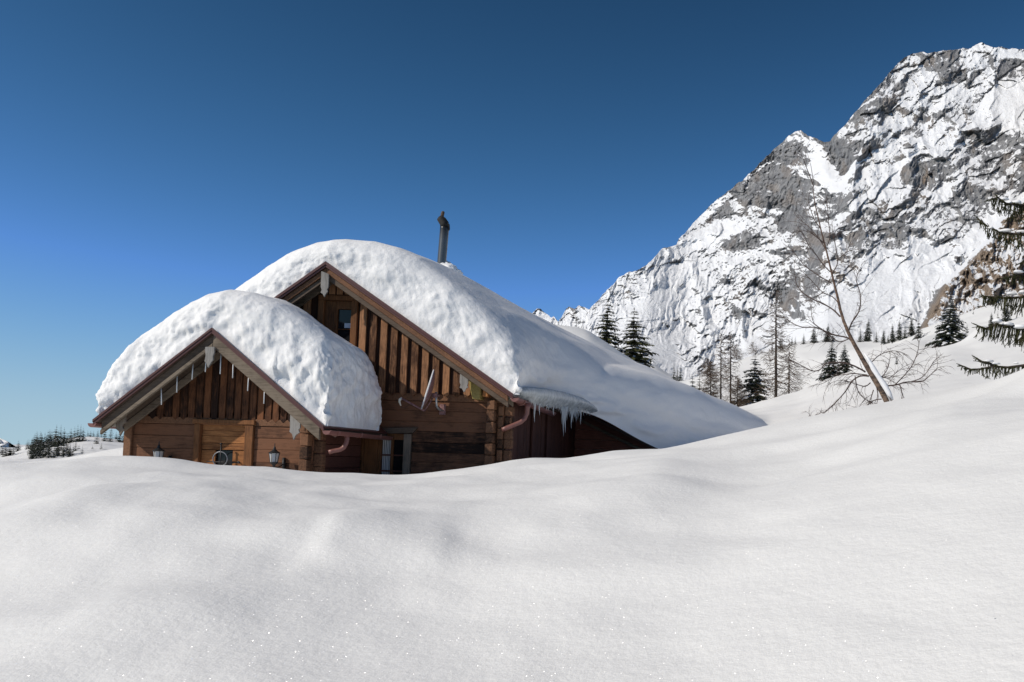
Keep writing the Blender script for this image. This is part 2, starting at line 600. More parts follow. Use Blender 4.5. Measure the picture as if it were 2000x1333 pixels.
# ------------------------------------------------------------------ mountain
def rock_material():
    m, nt, b = new_mat("limestone_and_snow")
    a_s = N(nt, "ShaderNodeAttribute", attribute_name="snow").outputs["Fac"]
    a_t = N(nt, "ShaderNodeAttribute", attribute_name="tan").outputs["Fac"]
    pos = mapping(nt, (1, 1, .35))
    n1 = noise(nt, pos, .06, 8, .72)
    n2 = noise(nt, mapping(nt, (1, 1, .12)), .22, 5, .7)
    n3 = noise(nt, mapping(nt), .25, 6, .75)
    grey = ramp(nt, n1.outputs[0], [(.3, (.115, .12, .132)), (.5, (.25, .256, .268)), (.72, (.41, .413, .415))])
    tan = ramp(nt, n2.outputs[0], [(.3, (.10, .085, .075)), (.5, (.27, .21, .16)), (.72, (.44, .36, .285))])
    mix = N(nt, "ShaderNodeMix", data_type='RGBA')
    nt.links.new(a_t, mix.inputs[0])
    nt.links.new(grey, mix.inputs[6])
    nt.links.new(tan, mix.inputs[7])
    st = N(nt, "ShaderNodeMix", data_type='RGBA', blend_type='MULTIPLY')
    st.inputs[0].default_value = .6
    nt.links.new(mix.outputs[2], st.inputs[6])
    nt.links.new(ramp(nt, n2.outputs[0], [(.35, (.45, .45, .47)), (.6, (1, 1, 1))]), st.inputs[7])
    e = math_node(nt, 'ADD', a_s, math_node(nt, 'MULTIPLY', math_node(nt, 'SUBTRACT', n3.outputs[0], .5), .8))
    mask = ramp(nt, e, [(.46, (0, 0, 0)), (.54, (1, 1, 1))])
    fin = N(nt, "ShaderNodeMix", data_type='RGBA')
    nt.links.new(mask, fin.inputs[0])
    nt.links.new(st.outputs[2], fin.inputs[6])
    fin.inputs[7].default_value = (.83, .85, .88, 1)
    nt.links.new(fin.outputs[2], b.inputs["Base Color"])
    b.inputs["Roughness"].default_value = .85
    b.inputs["Specular IOR Level"].default_value = .1
    nt.links.new(bump(nt, n1.outputs[0], .7, 8.0), b.inputs["Normal"])
    return m


M_ROCK = rock_material()


def facets(x, y, seed):
    """broken rock: every cell of a jittered grid is a plane with a tilt of its own"""
    xi, yi = np.floor(x).astype(int), np.floor(y).astype(int)
    best = np.full(x.shape, 1e9)
    out = np.zeros_like(x)
    for i in (-1, 0, 1):
        for j in (-1, 0, 1):
            cx, cy = xi + i, yi + j
            h1 = _perm[(_perm[(cx + seed) & 255] + cy) & 255]
            h2, h3, h4 = _perm[(h1 + 37) & 255], _perm[(h1 + 91) & 255], _perm[(h1 + 153) & 255]
            dx, dy = x - (cx + .1 + .8 * h1 / 255.), y - (cy + .1 + .8 * h2 / 255.)
            d = dx * dx + dy * dy
            val = (h3 / 127.5 - 1) * dx + (h4 / 127.5 - 1) * dy + .35 * (h2 / 127.5 - 1)
            m = d < best
            best = np.where(m, d, best)
            out = np.where(m, val, out)
    return out


def blob(px, py, cx, cy, rx, ry, ang, p=2):
    c, s = math.cos(R(ang)), math.sin(R(ang))
    u, v = (px - cx) * c + (py - cy) * s, -(px - cx) * s + (py - cy) * c
    return np.exp(-(np.abs(u / rx) ** p + np.abs(v / ry) ** p))


def mountain(name, top, bot, x0, x1, step, nv, Y0, Y1, dscale, seed, kind, label):
    xs = np.arange(x0, x1 + step, step)
    tp = np.interp(xs, *zip(*top))
    tp = tp + 2.6 * fbm(xs / 14., seed, .5, 4) + 3 * np.abs(pn(xs / 9., seed + 3, .5))
    bt = np.interp(xs, *zip(*bot))
    v = np.linspace(0, 1, nv)[:, None]
    PX = np.repeat(xs[None, :], nv, 0)
    PY = bt + (tp - bt) * v
    return xs, PX, PY, v


TOP = [(700, 758), (960, 690), (1020, 640), (1040, 613), (1048, 605), (1055, 603), (1066, 612), (1076, 622), (1082, 619), (1090, 630), (1097, 620), (1106, 603), (1113, 600), (1122, 604), (1131, 597), (1140, 601), (1150, 606),
       (1160, 594), (1168, 588), (1185, 566), (1198, 556), (1210, 541), (1222, 536), (1235, 531), (1248, 528), (1262, 519), (1278, 503), (1288, 492), (1296, 485), (1306, 483), (1321, 479),
       (1326, 465), (1340, 455), (1352, 440), (1366, 424), (1382, 408), (1396, 394), (1410, 384), (1424, 373), (1440, 360), (1456, 349), (1464, 340), (1478, 326), (1492, 311), (1505, 299), (1522, 283), (1540, 266),
       (1552, 258), (1565, 257), (1580, 266), (1600, 275), (1612, 279), (1622, 276), (1632, 263), (1650, 246), (1668, 222), (1684, 203), (1702, 184), (1720, 164), (1738, 142), (1752, 126), (1766, 114), (1784, 104), (1800, 103),
       (1815, 105), (1830, 101), (1842, 99), (1864, 100), (1880, 96), (1895, 97), (1905, 89), (1917, 85), (1930, 89), (1940, 94), (1955, 91), (1970, 95), (2000, 96), (2080, 120), (2300, 180), (2700, 300), (3300, 520)]
BOT = [(700, 760), (1000, 745), (1230, 725), (1270, 716), (1310, 742), (1345, 752), (1400, 735), (1450, 715), (1550, 690), (1700, 678), (1800, 655), (1900, 628), (2000, 600), (2300, 540), (3300, 560)]
xs = np.concatenate([np.arange(700, 1020, 8.), np.arange(1020, 2040, 1.25), np.arange(2040, 3300, 14.)])
nv = 540
tp = np.interp(xs, *zip(*TOP))
tp = tp + 2.2 * fbm(xs / 13., 2.2, .5, 4) - 1.6 * np.abs(pn(xs / 5., 6.1, .5))
bt = smooth_cols(smooth_cols(np.interp(xs, *zip(*BOT)), 95), 61)
v = np.linspace(0, 1, nv)[:, None]
PX = np.repeat(xs[None, :], nv, 0)
PY = bt + (tp - bt) * v
hgt = (bt - tp)[None, :] * v
# distance: gentle apron below, steep wall above
Yb = 760 + 160 * sstep(1620, 1500, PX[0]) + 160 * sstep(1280, 1050, PX[0])
slope = 1.25 + .75 * np.exp(-hgt / 90.) + 1.1 * sstep(1700, 1300, PX)
YY = Yb[None, :] + hgt * slope
# massif stands in front of the left peak along the gully
gx = np.interp(PY, [250, 278, 310, 345, 380, 420, 470, 520, 560, 600, 640, 700], [1600, 1622, 1652, 1655, 1642, 1632, 1602, 1585, 1575, 1555, 1500, 1440])
sep = PX - gx
YY += 60 * (1 - sstep(-30, 20, sep))
YY -= 40 * np.exp(-(np.minimum(sep, 0) / 14.) ** 2) * 0
# strata-aligned coordinates (beds climb to the right)
ca, sa = math.cos(R(42)), math.sin(R(42))
U = PX * ca - PY * sa
V = PX * sa + PY * ca
wx, wy = 22 * fbm(PX / 80., PY / 80., 1.1, 4), 22 * fbm(PX / 80., PY / 80., 7.7, 4)
left = 1 - sstep(-20, 20, sep)
c2, s2 = math.cos(R(-58)), math.sin(R(-58))
U2, V2 = PX * c2 - PY * s2, PX * s2 + PY * c2
D = np.zeros_like(PX)
# big buttresses and gullies
D += 50 * (ridged((PX + wx) / 95., (PY + wy) / 130., .3, 4) - .9)
# strata ramps of the big massif, cut across by gullies
D += (1 - left) * 16 * (ridged((U + 1.6 * wx) / 210., (V + 1.6 * wy) / 52., 2.2, 5, 2.1, .6) - .8)
D += (1 - left) * 24 * facets((U + .5 * wx) / 62., (V + .5 * wy) / 26., 3)
D += 20 * facets((PX + .5 * wx) / 46., (PY + .5 * wy) / 52., 11)
D += (1 - left) * 15 * (ridged((U2 + wx) / 150., (V2 + wy) / 48., 14.2, 4) - .8)
Df = np.zeros_like(PX)
Df += 9 * facets((PX + .35 * wx + 2 * fbm(PX / 9., PY / 9., 77.5, 3)) / 17., (PY + .35 * wy) / 22., 29)
Df += 5 * facets((U + .3 * wx) / 11., (V + .3 * wy) / 7., 47)
Df += 4 * (ridged((U + .3 * wx) / 14., (V + .3 * wy) / 6., 23.4, 4, 2.1, .65) - .8)
Df += 7.5 * (ridged((PX + .3 * wx) / 8., (PY + .3 * wy) / 13., 3.4, 5, 2.1, .68) - .8)
# fluted snow spines of the left slope
flut = left * sstep(470, 560, PY)
D += flut * 10 * (ridged((PX + .25 * PY + wx) / 17., (PY + wy) / 90., 5.2, 4) - .8)
D += flut * 6 * (ridged((PX + .3 * PY + .6 * wx) / 7., (PY + wy) / 50., 25.2, 3) - .8)
D += left * 18 * (ridged((PX + wx) / 46., (PY * .8 + wy) / 44., 8.2, 5) - .8)
D += 8 * fbm(PX / 18., PY / 18., 3.9, 3)
Df += 5 * fbm(PX / 8., PY / 8., 3.9, 4) + 4 * fbm(PX / 4., PY / 4., 6.9, 3)
# smooth snow aprons
apron = np.maximum.reduce([blob(PX, PY, 1690, 590, 150, 45, -38), blob(PX, PY, 1600, 640, 90, 34, -30, 3), blob(PX, PY, 1790, 545, 60, 26, -40), blob(PX, PY, 1300, 690, 40, 30, 30),
                           .8 * blob(PX, PY, 1270, 600, 70, 30, -40), .9 * blob(PX, PY, 1610, 345, 42, 20, 60), .7 * blob(PX, PY, 1400, 470, 70, 14, -12), .85 * blob(PX, PY, 1970, 205, 45, 35, -20),
                           .8 * blob(PX, PY, 1925, 460, 46, 12, -40), .8 * blob(PX, PY, 1980, 110, 40, 10, 10)])
apron = np.clip(apron * 1.25, 0, 1)
D *= (1 - .84 * apron)
Df *= (1 - .84 * apron)
# nearer tan outcrop at the foot of the wall on the right
oc_l = np.interp(PY, [380, 430, 470, 520, 560, 600, 640, 680], [2010, 1950, 1925, 1880, 1835, 1815, 1795, 1780])
outc = sstep(-4, 14, PX - oc_l) * sstep(690, 640, PY) 
D += outc * (18 * (ridged((PX + wx) / 14., PY / 60., 11.2, 4) - .8) + 10 * fbm(PX / 10., PY / 14., 12.9, 4))
YY2 = YY - (D + Df * (.65 + .35 * left)) * (.36 + .2 * left) - outc * 130
Pm = at(PX, PY, np.maximum(YY2, 560))
# true surface normal from the finished shape, at two scales
def nrm(P):
    du = np.gradient(P, axis=1)
    dv = np.gradient(P, axis=0)
    n = np.cross(du, dv)
    n /= np.linalg.norm(n, axis=-1)[..., None] + 1e-9
    return n
n1 = nrm(Pm)
Ps = np.stack([smooth_cols(smooth_cols(Pm[..., i], 13, 0), 13, 1) for i in range(3)], -1)
n2 = nrm(Ps)
nz1, nz2 = np.abs(n1[..., 2]) * np.sign(n1[..., 2] * 1), n2[..., 2]
if nz2.mean() < 0:
    nz1, nz2 = -nz1, -nz2
    n2 = -n2
Pl_ = np.stack([smooth_cols(smooth_cols(Pm[..., i], 45, 0), 45, 1) for i in range(3)], -1)
n3_ = nrm(Pl_)
nz3 = n3_[..., 2] * np.sign(n3_[..., 2].mean())
s_ = .425 - .055 * left - .055 * (1 - left) + .55 * (nz1 - .50) + 1.0 * (nz2 - .50) + .8 * (nz3 - .5)
# where the photographed wall is bare or loaded, one shaded patch painted as bare rock: (x, y, half width, half height, tilt, amount)
FACES = [(1492, 362, 42, 36, -20, -.75), (1548, 296, 13, 28, 20, -.5), (1632, 308, 22, 24, 20, -.6), (1446, 470, 34, 22, 0, -.6), (1527, 442, 16, 13, 0, -.5), (1516, 585, 28, 36, 10, -.5), (1326, 684, 60, 15, 33, -1.1), (1250, 640, 30, 6, -20, -.5), (1395, 540, 20, 12, 30, -.45), (1330, 560, 16, 9, 30, -.4), (1285, 545, 14, 7, -30, -.4), (1455, 530, 20, 14, 40, -.45), (1240, 575, 14, 8, 20, -.4), (1440, 610, 22, 14, 30, -.45),
         (1410, 654, 22, 8, 0, -.5), (1440, 355, 24, 18, -42, -.45), (1380, 430, 62, 9, -42, -.5), (1240, 545, 30, 7, -30, -.3), (1560, 420, 30, 26, 0, -.35), (1600, 480, 26, 40, 0, -.5), (1470, 560, 30, 30, 0, -.2),
         (1786, 356, 34, 48, 10, -.8), (1752, 442, 34, 44, 15, -.75), (1948, 322, 56, 56, 0, -.8), (1854, 432, 46, 36, 0, -.55), (1690, 452, 52, 42, -20, -.7), (1720, 196, 64, 24, -40, -.4), (1856, 130, 28, 22, -30, -.45),
         (1790, 256, 30, 22, -30, -.5), (1690, 300, 30, 22, -40, -.35), (1900, 230, 40, 24, -40, -.35), (1975, 140, 18, 22, 0, -.5), (1840, 320, 30, 30, -30, -.4), (1670, 380, 46, 18, -42, -.45), (1650, 520, 24, 22, 0, -.6), (1900, 390, 40, 30, 0, -.4)]
RAMPS = [(1578, 284, 36, 11, 25, .6), (1530, 322, 36, 5, 15, .6), (1482, 326, 32, 5, -42, .5), (1405, 398, 50, 6, -42, .5), (1590, 395, 10, 34, 20, .5), (1340, 478, 40, 8, -40, .4), (1500, 412, 46, 4, 8, .5), (1772, 311, 72, 7, -45, .75), (1686, 390, 60, 8, -36, .7), (1970, 195, 40, 26, -20, .6), (1848, 292, 36, 9, -20, .6), (1920, 440, 40, 10, -38, .7), (1740, 268, 60, 6, -44, .5), (1655, 340, 40, 7, -50, .6), (1880, 330, 30, 5, -35, .4),
         (1745, 400, 40, 5, -55, .55), (1640, 470, 40, 5, -45, .5), (1830, 385, 30, 5, 25, .5), (1590, 330, 30, 30, 0, .35), (1400, 452, 44, 12, -14, .5), (1490, 500, 60, 16, -8, .35), (1300, 600, 60, 40, -40, .35), (1560, 520, 30, 20, -40, .35)]
qx, qy = PX + .55 * wx + 5 * fbm(PX / 18., PY / 18., 61.5, 3), PY + .55 * wy + 5 * fbm(PX / 18., PY / 18., 63.5, 3)
bias = .55 * apron + .2 * left * sstep(470, 540, PY) - .06 * (1 - left)
for (bx, by, rx_b, ry_b, an, am) in FACES:
    bias = bias + am * blob(qx, qy, bx, by, rx_b * 1.1, ry_b * 1.1, an, 3.2)
bias = np.clip(bias, -.55, .7)
rx2, ry2 = PX + .18 * wx + 1.5 * fbm(PX / 9., PY / 9., 61.5, 3), PY + .18 * wy + 1.5 * fbm(PX / 9., PY / 9., 63.5, 3)
for (bx, by, rx_b, ry_b, an, am) in RAMPS:
    bias = bias + 1.25 * am * blob(rx2, ry2, bx, by, rx_b * 1.15, ry_b * 1.0, an, 3.2)
s_ = s_ + np.clip(bias, -.6, .8)
# thin snow ledges on the bedding, climbing to the right
ledge = np.clip(ridged((U + 1.0 * wx) / 150., (V + 1.0 * wy) / 15., 51.2, 3, 2.3, .6) - .95, 0, 1)
s_ += (1 - left) * (1 - outc) * .55 * ledge
s_ += left * .35 * np.clip(ridged((PX + wx) / 60., (PY + .25 * PX + wy) / 16., 55.2, 3, 2.3, .6) - .95, 0, 1)
s_ += .13 * fbm(PX / 3.2, PY / 13., 81.5, 3)
s_ += .22 * fbm(PX / 9., PY / 9., 21.5, 5, 2.1, .65) - .52 * outc * (1 - .6 * apron) + .07 * left * fbm(PX / 5., PY / 4., 71.5, 3)
tan = np.clip(outc * 1.0 + .9 * blob(PX, PY, 1805, 360, 14, 40, 5) * sstep(-.1, .4, fbm(PX / 14., PY / 40., 31.5, 3)) + .7 * blob(PX, PY, 1640, 530, 30, 26, 0) + .35 * sstep(.1, .6, fbm(PX / 26., PY / 34., 33.5, 3)), 0, 1)
# snow fills the small hollows: only bare rock keeps its finest relief
bare_ = .28 + .72 * sstep(.60, .44, s_)
Pm = at(PX, PY, np.maximum(YY - (D + Df * bare_ * (.65 + .35 * left)) * (.36 + .2 * left) - outc * 130, 560))
# back of the mountain: falls away behind the crest
back = []
for k, (dy, dz) in enumerate([(25, -6), (90, -60), (300, -260), (700, -600)]):
    q = Pm[-1].copy()
    q[:, 1] += dy
    q[:, 0] *= (q[:, 1]) / (q[:, 1] - dy)
    q[:, 2] += dz
    back.append(q)
front = Pm[0].copy()
front[:, 1] -= 60
front[:, 0] *= front[:, 1] / (front[:, 1] + 60)
front[:, 2] -= 60
Pall = np.concatenate([front[None], Pm, np.stack(back)], 0)
ext = lambda a: np.concatenate([a[:1], a, np.repeat(a[-1:], 4, 0)], 0)
mt = grid_mesh("mountain", Pall, M_ROCK, attrs={"snow": ext(s_), "tan": ext(tan)})
tag(mt, "snow-streaked limestone mountain wall rising at the right", kind='structure')

# pale mountain far beyond the valley on the left
xs3 = np.arange(-700, 420, 4.)
t3 = np.interp(xs3, [-700, -400, -200, -90, -20, 0, 12, 30, 48, 75, 110, 200, 420], [900, 850, 872, 850, 851, 856, 861, 872, 884, 882, 886, 890, 900]) + 1.2 * fbm(xs3 / 20., 1, 1, 4)
v3 = np.linspace(0, 1, 60)[:, None]
PX3 = np.repeat(xs3[None], 60, 0)
PY3 = 925 + (t3 - 925) * v3
Y3 = 2600 + v3 * 500 - 160 * ridged(PX3 / 60. + PY3 / 60., PY3 / 40., 4.4, 4)
P3 = at(PX3, PY3, Y3)
b3 = P3[-1].copy(); b3[:, 1] += 500; b3[:, 2] -= 250
P3 = np.concatenate([P3, b3[None]], 0)
sn3 = np.concatenate([.75 + .25 * fbm(PX3 / 12., PY3 / 12., 8.8, 4), np.ones((1, len(xs3)))], 0)
dm = grid_mesh("distant_mountain", P3, M_ROCK, attrs={"snow": sn3, "tan": sn3 * 0})
tag(dm, "pale snowy mountain on the far left horizon", kind='structure')

# ------------------------------------------------------------------ wood, metal, glass
def wood_material(name, dark, light, axis='X', scale=1.0, rough=.8, stain=.6, isl=.35):
    m, nt, b = new_mat(name)
    sc = {'X': (1.2, 12, 12), 'Y': (12, 1.2, 12), 'Z': (12, 12, 1.2)}[axis]
    g = N(nt, "ShaderNodeNewGeometry")
    off = N(nt, "ShaderNodeVectorMath", operation='ADD')
    mulv = N(nt, "ShaderNodeVectorMath", operation='SCALE')
    nt.links.new(g.outputs["Random Per Island"], mulv.inputs["Scale"])
    mulv.inputs[0].default_value = (37, 91, 53)
    nt.links.new(g.outputs["Position"], off.inputs[0])
    nt.links.new(mulv.outputs[0], off.inputs[1])
    mp = N(nt, "ShaderNodeMapping")
    mp.inputs["Scale"].default_value = tuple(scale * x for x in sc)
    nt.links.new(off.outputs[0], mp.inputs[0])
    grain = noise(nt, mp.outputs[0], 3.2, 7, .7)
    blot = noise(nt, off.outputs[0], 1.9, 5, .65)
    tone = math_node(nt, 'ADD', math_node(nt, 'MULTIPLY', math_node(nt, 'SUBTRACT', grain.outputs[0], .5), 1.9),
                     math_node(nt, 'MULTIPLY', math_node(nt, 'SUBTRACT', blot.outputs[0], .5), 2.0 * stain))
    tone = math_node(nt, 'ADD', tone, math_node(nt, 'MULTIPLY', math_node(nt, 'SUBTRACT', g.outputs["Random Per Island"], .5), isl * 2))
    tone = math_node(nt, 'ADD', tone, .5)
    mid = tuple((a + c) / 2 for a, c in zip(dark, light))
    nt.links.new(ramp(nt, tone, [(.08, dark), (.5, mid), (.92, light)]), b.inputs["Base Color"])
    b.inputs["Roughness"].default_value = rough
    b.inputs["Specular IOR Level"].default_value = .25
    nt.links.new(bump(nt, grain.outputs[0], .55, .012), b.inputs["Normal"])
    return m


M_LOG = wood_material("wood_log_dark", (.018, .009, .006), (.19, .088, .048), 'X', stain=1.0, isl=.45)
M_LOGEND = wood_material("wood_log_end", (.03, .015, .009), (.20, .10, .055), 'Y', .8)
M_BOARDV = wood_material("wood_gable_board_sunlit", (.06, .026, .013), (.44, .22, .11), 'Z')  # raised boards painted lighter to stand for the sun on them
M_BOARDD2 = wood_material("wood_gable_recess_brown_shade", (.016, .007, .004), (.09, .036, .017), 'Z')  # cabin recess: shade kept in the colour, milder than the house's
M_BOARDA = wood_material("wood_gable_board_shaded", (.020, .008, .0045), (.19, .075, .032), 'Z', stain=.9, isl=.5)  # boards painted darker for the cabin front lying in shade
M_BOARDD = wood_material("wood_gable_recess_shade", (.012, .006, .004), (.055, .022, .012), 'Z')  # shade between the raised boards painted as darker wood
M_GREY = wood_material("wood_weathered_grey", (.038, .029, .021), (.20, .16, .12), 'X', .7, stain=1.0)
M_GREYV = wood_material("wood_weathered_grey_upright", (.07, .056, .044), (.24, .19, .145), 'Z', .7)
M_SILVER = wood_material("wood_silver_carved", (.10, .094, .088), (.29, .275, .255), 'Z', .7)
M_SOFFIT = wood_material("wood_soffit", (.035, .026, .02), (.13, .095, .07), 'X')
M_WARM = wood_material("wood_door_orange", (.11, .042, .015), (.42, .18, .065), 'X', isl=.2)
M_WARMV = wood_material("wood_frame_orange", (.05, .02, .009), (.22, .095, .038), 'Z', isl=.25)
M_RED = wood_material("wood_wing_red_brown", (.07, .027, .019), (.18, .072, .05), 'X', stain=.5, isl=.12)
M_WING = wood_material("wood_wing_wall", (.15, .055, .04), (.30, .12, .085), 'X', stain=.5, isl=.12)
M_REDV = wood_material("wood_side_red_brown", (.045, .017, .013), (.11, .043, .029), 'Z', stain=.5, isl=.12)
M_MOSS = wood_material("wood_mossy_beam", (.13, .095, .025), (.34, .26, .09), 'Y', .7)
M_MAROON = plain("metal_maroon", (.085, .03, .026), .42, 0, .12, 20, .02)
M_GUTTER = plain("metal_gutter_rose_brown", (.20, .085, .072), .40, 0, .15, 25, .02)
M_IRON = plain("iron_black", (.02, .02, .022), .5, .3, .2, 60, .1)
M_STEEL = plain("steel_flue", (.42, .43, .44), .28, .9, .1, 14, .03)
M_FROST = plain("frosted_dish_metal", (.24, .13, .13), .5, .2, .55, 18, .2)
M_WHITE = plain("white_plastic", (.78, .79, .80), .4, 0, .04, 30, 0)
M_CERAM = plain("ceramic_cream", (.62, .60, .52), .3, 0, .05, 30, 0)
M_SOOT = plain("soot_black", (.012, .011, .011), .8, 0, .4, 25, .3)


def glass_material(name, tint, rough=.03):
    m, nt, b = new_mat(name)
    b.inputs["Base Color"].default_value = (*tint, 1)
    b.inputs["Roughness"].default_value = rough
    b.inputs["Specular IOR Level"].default_value = .35
    return m


M_PANE = glass_material("window_pane_dark", (.012, .013, .015))
M_LAMPGLASS = glass_material("lantern_glass", (.52, .53, .54), .25)
m_, nt_, b_ = new_mat("ice_clear")
b_.inputs["Base Color"].default_value = (.80, .84, .86, 1)
b_.inputs["Roughness"].default_value = .12
b_.inputs["Transmission Weight"].default_value = .45
b_.inputs["IOR"].default_value = 1.31
M_ICE = m_
m_, nt_, b_ = new_mat("ice_band")
n_ = noise(nt_, mapping(nt_, (5, 5, .7)), 3.0, 5, .6)
nt_.links.new(ramp(nt_, n_.outputs[0], [(.3, (.36, .39, .40)), (.7, (.66, .69, .70))]), b_.inputs["Base Color"])
b_.inputs["Roughness"].default_value = .25
nt_.links.new(bump(nt_, n_.outputs[0], .6, .04), b_.inputs["Normal"])
M_ICEBAND = m_
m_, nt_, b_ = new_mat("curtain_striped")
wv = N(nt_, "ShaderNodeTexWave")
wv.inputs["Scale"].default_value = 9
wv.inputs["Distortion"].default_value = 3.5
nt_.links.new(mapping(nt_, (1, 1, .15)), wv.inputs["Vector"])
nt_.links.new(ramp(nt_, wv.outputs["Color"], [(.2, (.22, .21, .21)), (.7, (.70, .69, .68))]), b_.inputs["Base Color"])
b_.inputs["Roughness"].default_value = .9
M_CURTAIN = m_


def roof_pts(ax, az, tx, tz, drop):
    """right or left roof strip: polygon between the apex-tip line and the same line lowered by drop=(d0, d1)"""
    d0, d1 = drop
    return [(ax, az - d0), (tx, tz - d0), (tx, tz - d1), (ax, az - d1)]


def XZ(px, py, Y):
    p = at(px, py, Y)
    return float(p[0]), float(p[2])


def board_profile(mb, pts, Y, th=.035):
    mb.prism([XZ(px, py, Y) for px, py in pts], Y - th / 2, Y + th / 2)


def gable_boards(mb_raised, mb_back, xl, xr, z_low, roof_z, Yw, pitch, wide, depth, tip=.05):
    x = xl
    rnd = random.Random(int(abs(xl * 100)))
    while x + wide < xr:
        x0, x1 = x, x + wide
        zt0, zt1 = roof_z(x0), roof_z(x1)
        if min(zt0, zt1) > z_low + .02:
            j = rnd.uniform(-.006, .006)
            xm = (x0 + x1) / 2
            mb_raised.prism([(x0, z_low + .01), (x0 + wide * .22, z_low - tip * .35), (xm, z_low - tip), (x1 - wide * .22, z_low - tip * .35), (x1, z_low + .01), (x1, zt1), (x0, zt0)],
                            Yw - depth + j, Yw - .004)
        x += pitch


def logs(mb, xl, xr, z_top, z_bot, Yw, h, th, seed, gap=.0):
    rnd = random.Random(seed)
    z = z_top
    while z > z_bot:
        hh = h * rnd.uniform(.92, 1.08)
        dy = rnd.uniform(-.012, .012)
        mb.box(xl - rnd.uniform(0, .012), xr + rnd.uniform(0, .015), Yw + dy, Yw + th + dy, z - hh + gap, z)
        z -= hh


def gutter(p0, p1, r, n=10):
    """open half-round trough between two points, with closed ends"""
    mb = MB()
    p0, p1 = Vector(p0), Vector(p1)
    d = (p1 - p0).normalized()
    s_ = Vector((d.y, -d.x, 0)).normalized()
    u_ = Vector((0, 0, 1))
    vs, fs = [], []
    for p in (p0, p1):
        for rr in (r, r * .86):
            for k in range(n + 1):
                a = math.pi * k / n
                vs.append(p + s_ * math.cos(a) * rr - u_ * math.sin(a) * rr)
    m = n + 1
    for k in range(n):
        fs.append((k, k + 1, 2 * m + k + 1, 2 * m + k))
        fs.append((m + k, 3 * m + k, 3 * m + k + 1, m + k + 1))
        fs.append((2 * m + k, 2 * m + k + 1, 3 * m + k + 1, 3 * m + k))
    fs.append((0, 2 * m, 3 * m, m))
    fs.append((n, m + n, 3 * m + n, 2 * m + n))
    fs.append(tuple(range(0, m)))
    mb.add(vs, fs)
    # rolled bead along the outer lip
    mb.tube([p0 + s_ * r, p1 + s_ * r], r * .12, 6)
    return mb


# =================================================================== small front cabin
YA, YAW, YAB = 16.0, 16.74, 18.86               # verge plane, front wall, where it meets the big house
ax_, az_ = XZ(416, 643, YA)
lx_, lz_ = XZ(184, 822, YA)
rx_, rz_ = XZ(634, 834, YA)
base = Vector((ax_, YAW, -2.6))
cabin = thing("cabin", "small dark log cabin with a steep snowy gable in front of the bigger house", "cabin", base)


def zroof(x, drop=0.0):
    return (az_ + (lz_ - az_) * (ax_ - x) / (ax_ - lx_) if x < ax_ else az_ + (rz_ - az_) * (x - ax_) / (rx_ - ax_)) - drop


wxl = max(XZ(246, 830, YAW)[0], lx_ + .1)
wxr = XZ(612, 845, YAW)[0]
zsc = XZ(420, 818, YAW)[1]                       # foot of the scalloped boards
# roof sheet
mb = MB()
mb.prism([(ax_, az_), (lx_ - .01, lz_), (lx_ - .01, lz_ - .035), (ax_, az_ - .045)], YA, YAB)
mb.prism([(ax_ + .001, az_), (ax_ + .001, az_ - .045), (rx_ + .01, rz_ - .035), (rx_ + .01, rz_)], YA, YAB)
mb.build("roof", M_MAROON, cabin, bevel=.004)
for (tx, tz) in ((lx_, lz_), (rx_, rz_)):
    # verge flashing, a folded strip with a drip edge
    mb = MB()
    e = .001 if tx < ax_ else -.001
    mb.prism(roof_pts(ax_ - e, az_ + .02, tx, tz + .02, (0, .05)), YA - .05, YA - .003)
    mb.prism(roof_pts(ax_ - e, az_ - .032, tx, tz - .032, (0, .05)), YA - .035, YA - .003)
    mb.build("verge_trim", M_MAROON, cabin, bevel=.003)
    sgn = -1 if tx < ax_ else 1
    mb = MB()
    tx2 = tx - sgn * .10
    tz2 = tz + (az_ - tz) * .10 / abs(tx - ax_)
    if sgn > 0:
        mb.prism(roof_pts(ax_ - e, az_ - .085, tx2, tz2 - .085, (0, .245)), YA + .02, YA + .075)
        mb.build("barge_board", M_GREY, cabin, bevel=.008)
    else:
        mb.prism(roof_pts(ax_ - e, az_ - .085, tx2, tz2 - .085, (0, .165)), YA + .05, YA + .09)
        mb.build("barge_board", M_SOFFIT, cabin, bevel=.006)  # darker wood paints the trim's shade on the board's upper part
        mb = MB()
        mb.prism(roof_pts(ax_ - e, az_ - .253, tx2, tz2 - .253, (0, .085)), YA + .02, YA + .08)
        mb.build("barge_lit_edge", M_GREY, cabin, bevel=.008)  # paler wood paints the sunlit lower edge of the same board
    mb = MB()
    mb.prism(roof_pts(ax_ - e, az_ - .052, tx, tz - .052, (0, .03)), YA + .0, YAB)
    for k in range(3):
        y0 = YA + .12 + k * .1
        mb.prism(roof_pts(ax_ - e, az_ - .084, tx, tz - .084, (0, .012)), y0, y0 + .085)
    mb.build("soffit", M_SOFFIT, cabin)
    mb = MB()
    mb.prism(roof_pts(ax_ - e, az_ - .1, tx2, tz2 - .1, (0, .16)), YAW - .10, YAW - .045)
    mb.build("rafter", M_GREY, cabin, bevel=.006)
# gable
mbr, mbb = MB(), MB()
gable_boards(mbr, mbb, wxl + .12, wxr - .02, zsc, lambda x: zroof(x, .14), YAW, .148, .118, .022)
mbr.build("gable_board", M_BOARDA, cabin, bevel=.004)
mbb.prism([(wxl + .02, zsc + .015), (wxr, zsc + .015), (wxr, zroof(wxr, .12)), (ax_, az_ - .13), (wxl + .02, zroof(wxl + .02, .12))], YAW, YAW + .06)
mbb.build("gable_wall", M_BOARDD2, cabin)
mb = MB()
mb.box(wxl - .02, wxr + .03, YAW - .02, YAW + .2, zsc - .12, zsc + .012)
mb.build("plate_beam", M_LOGEND, cabin, bevel=.01)
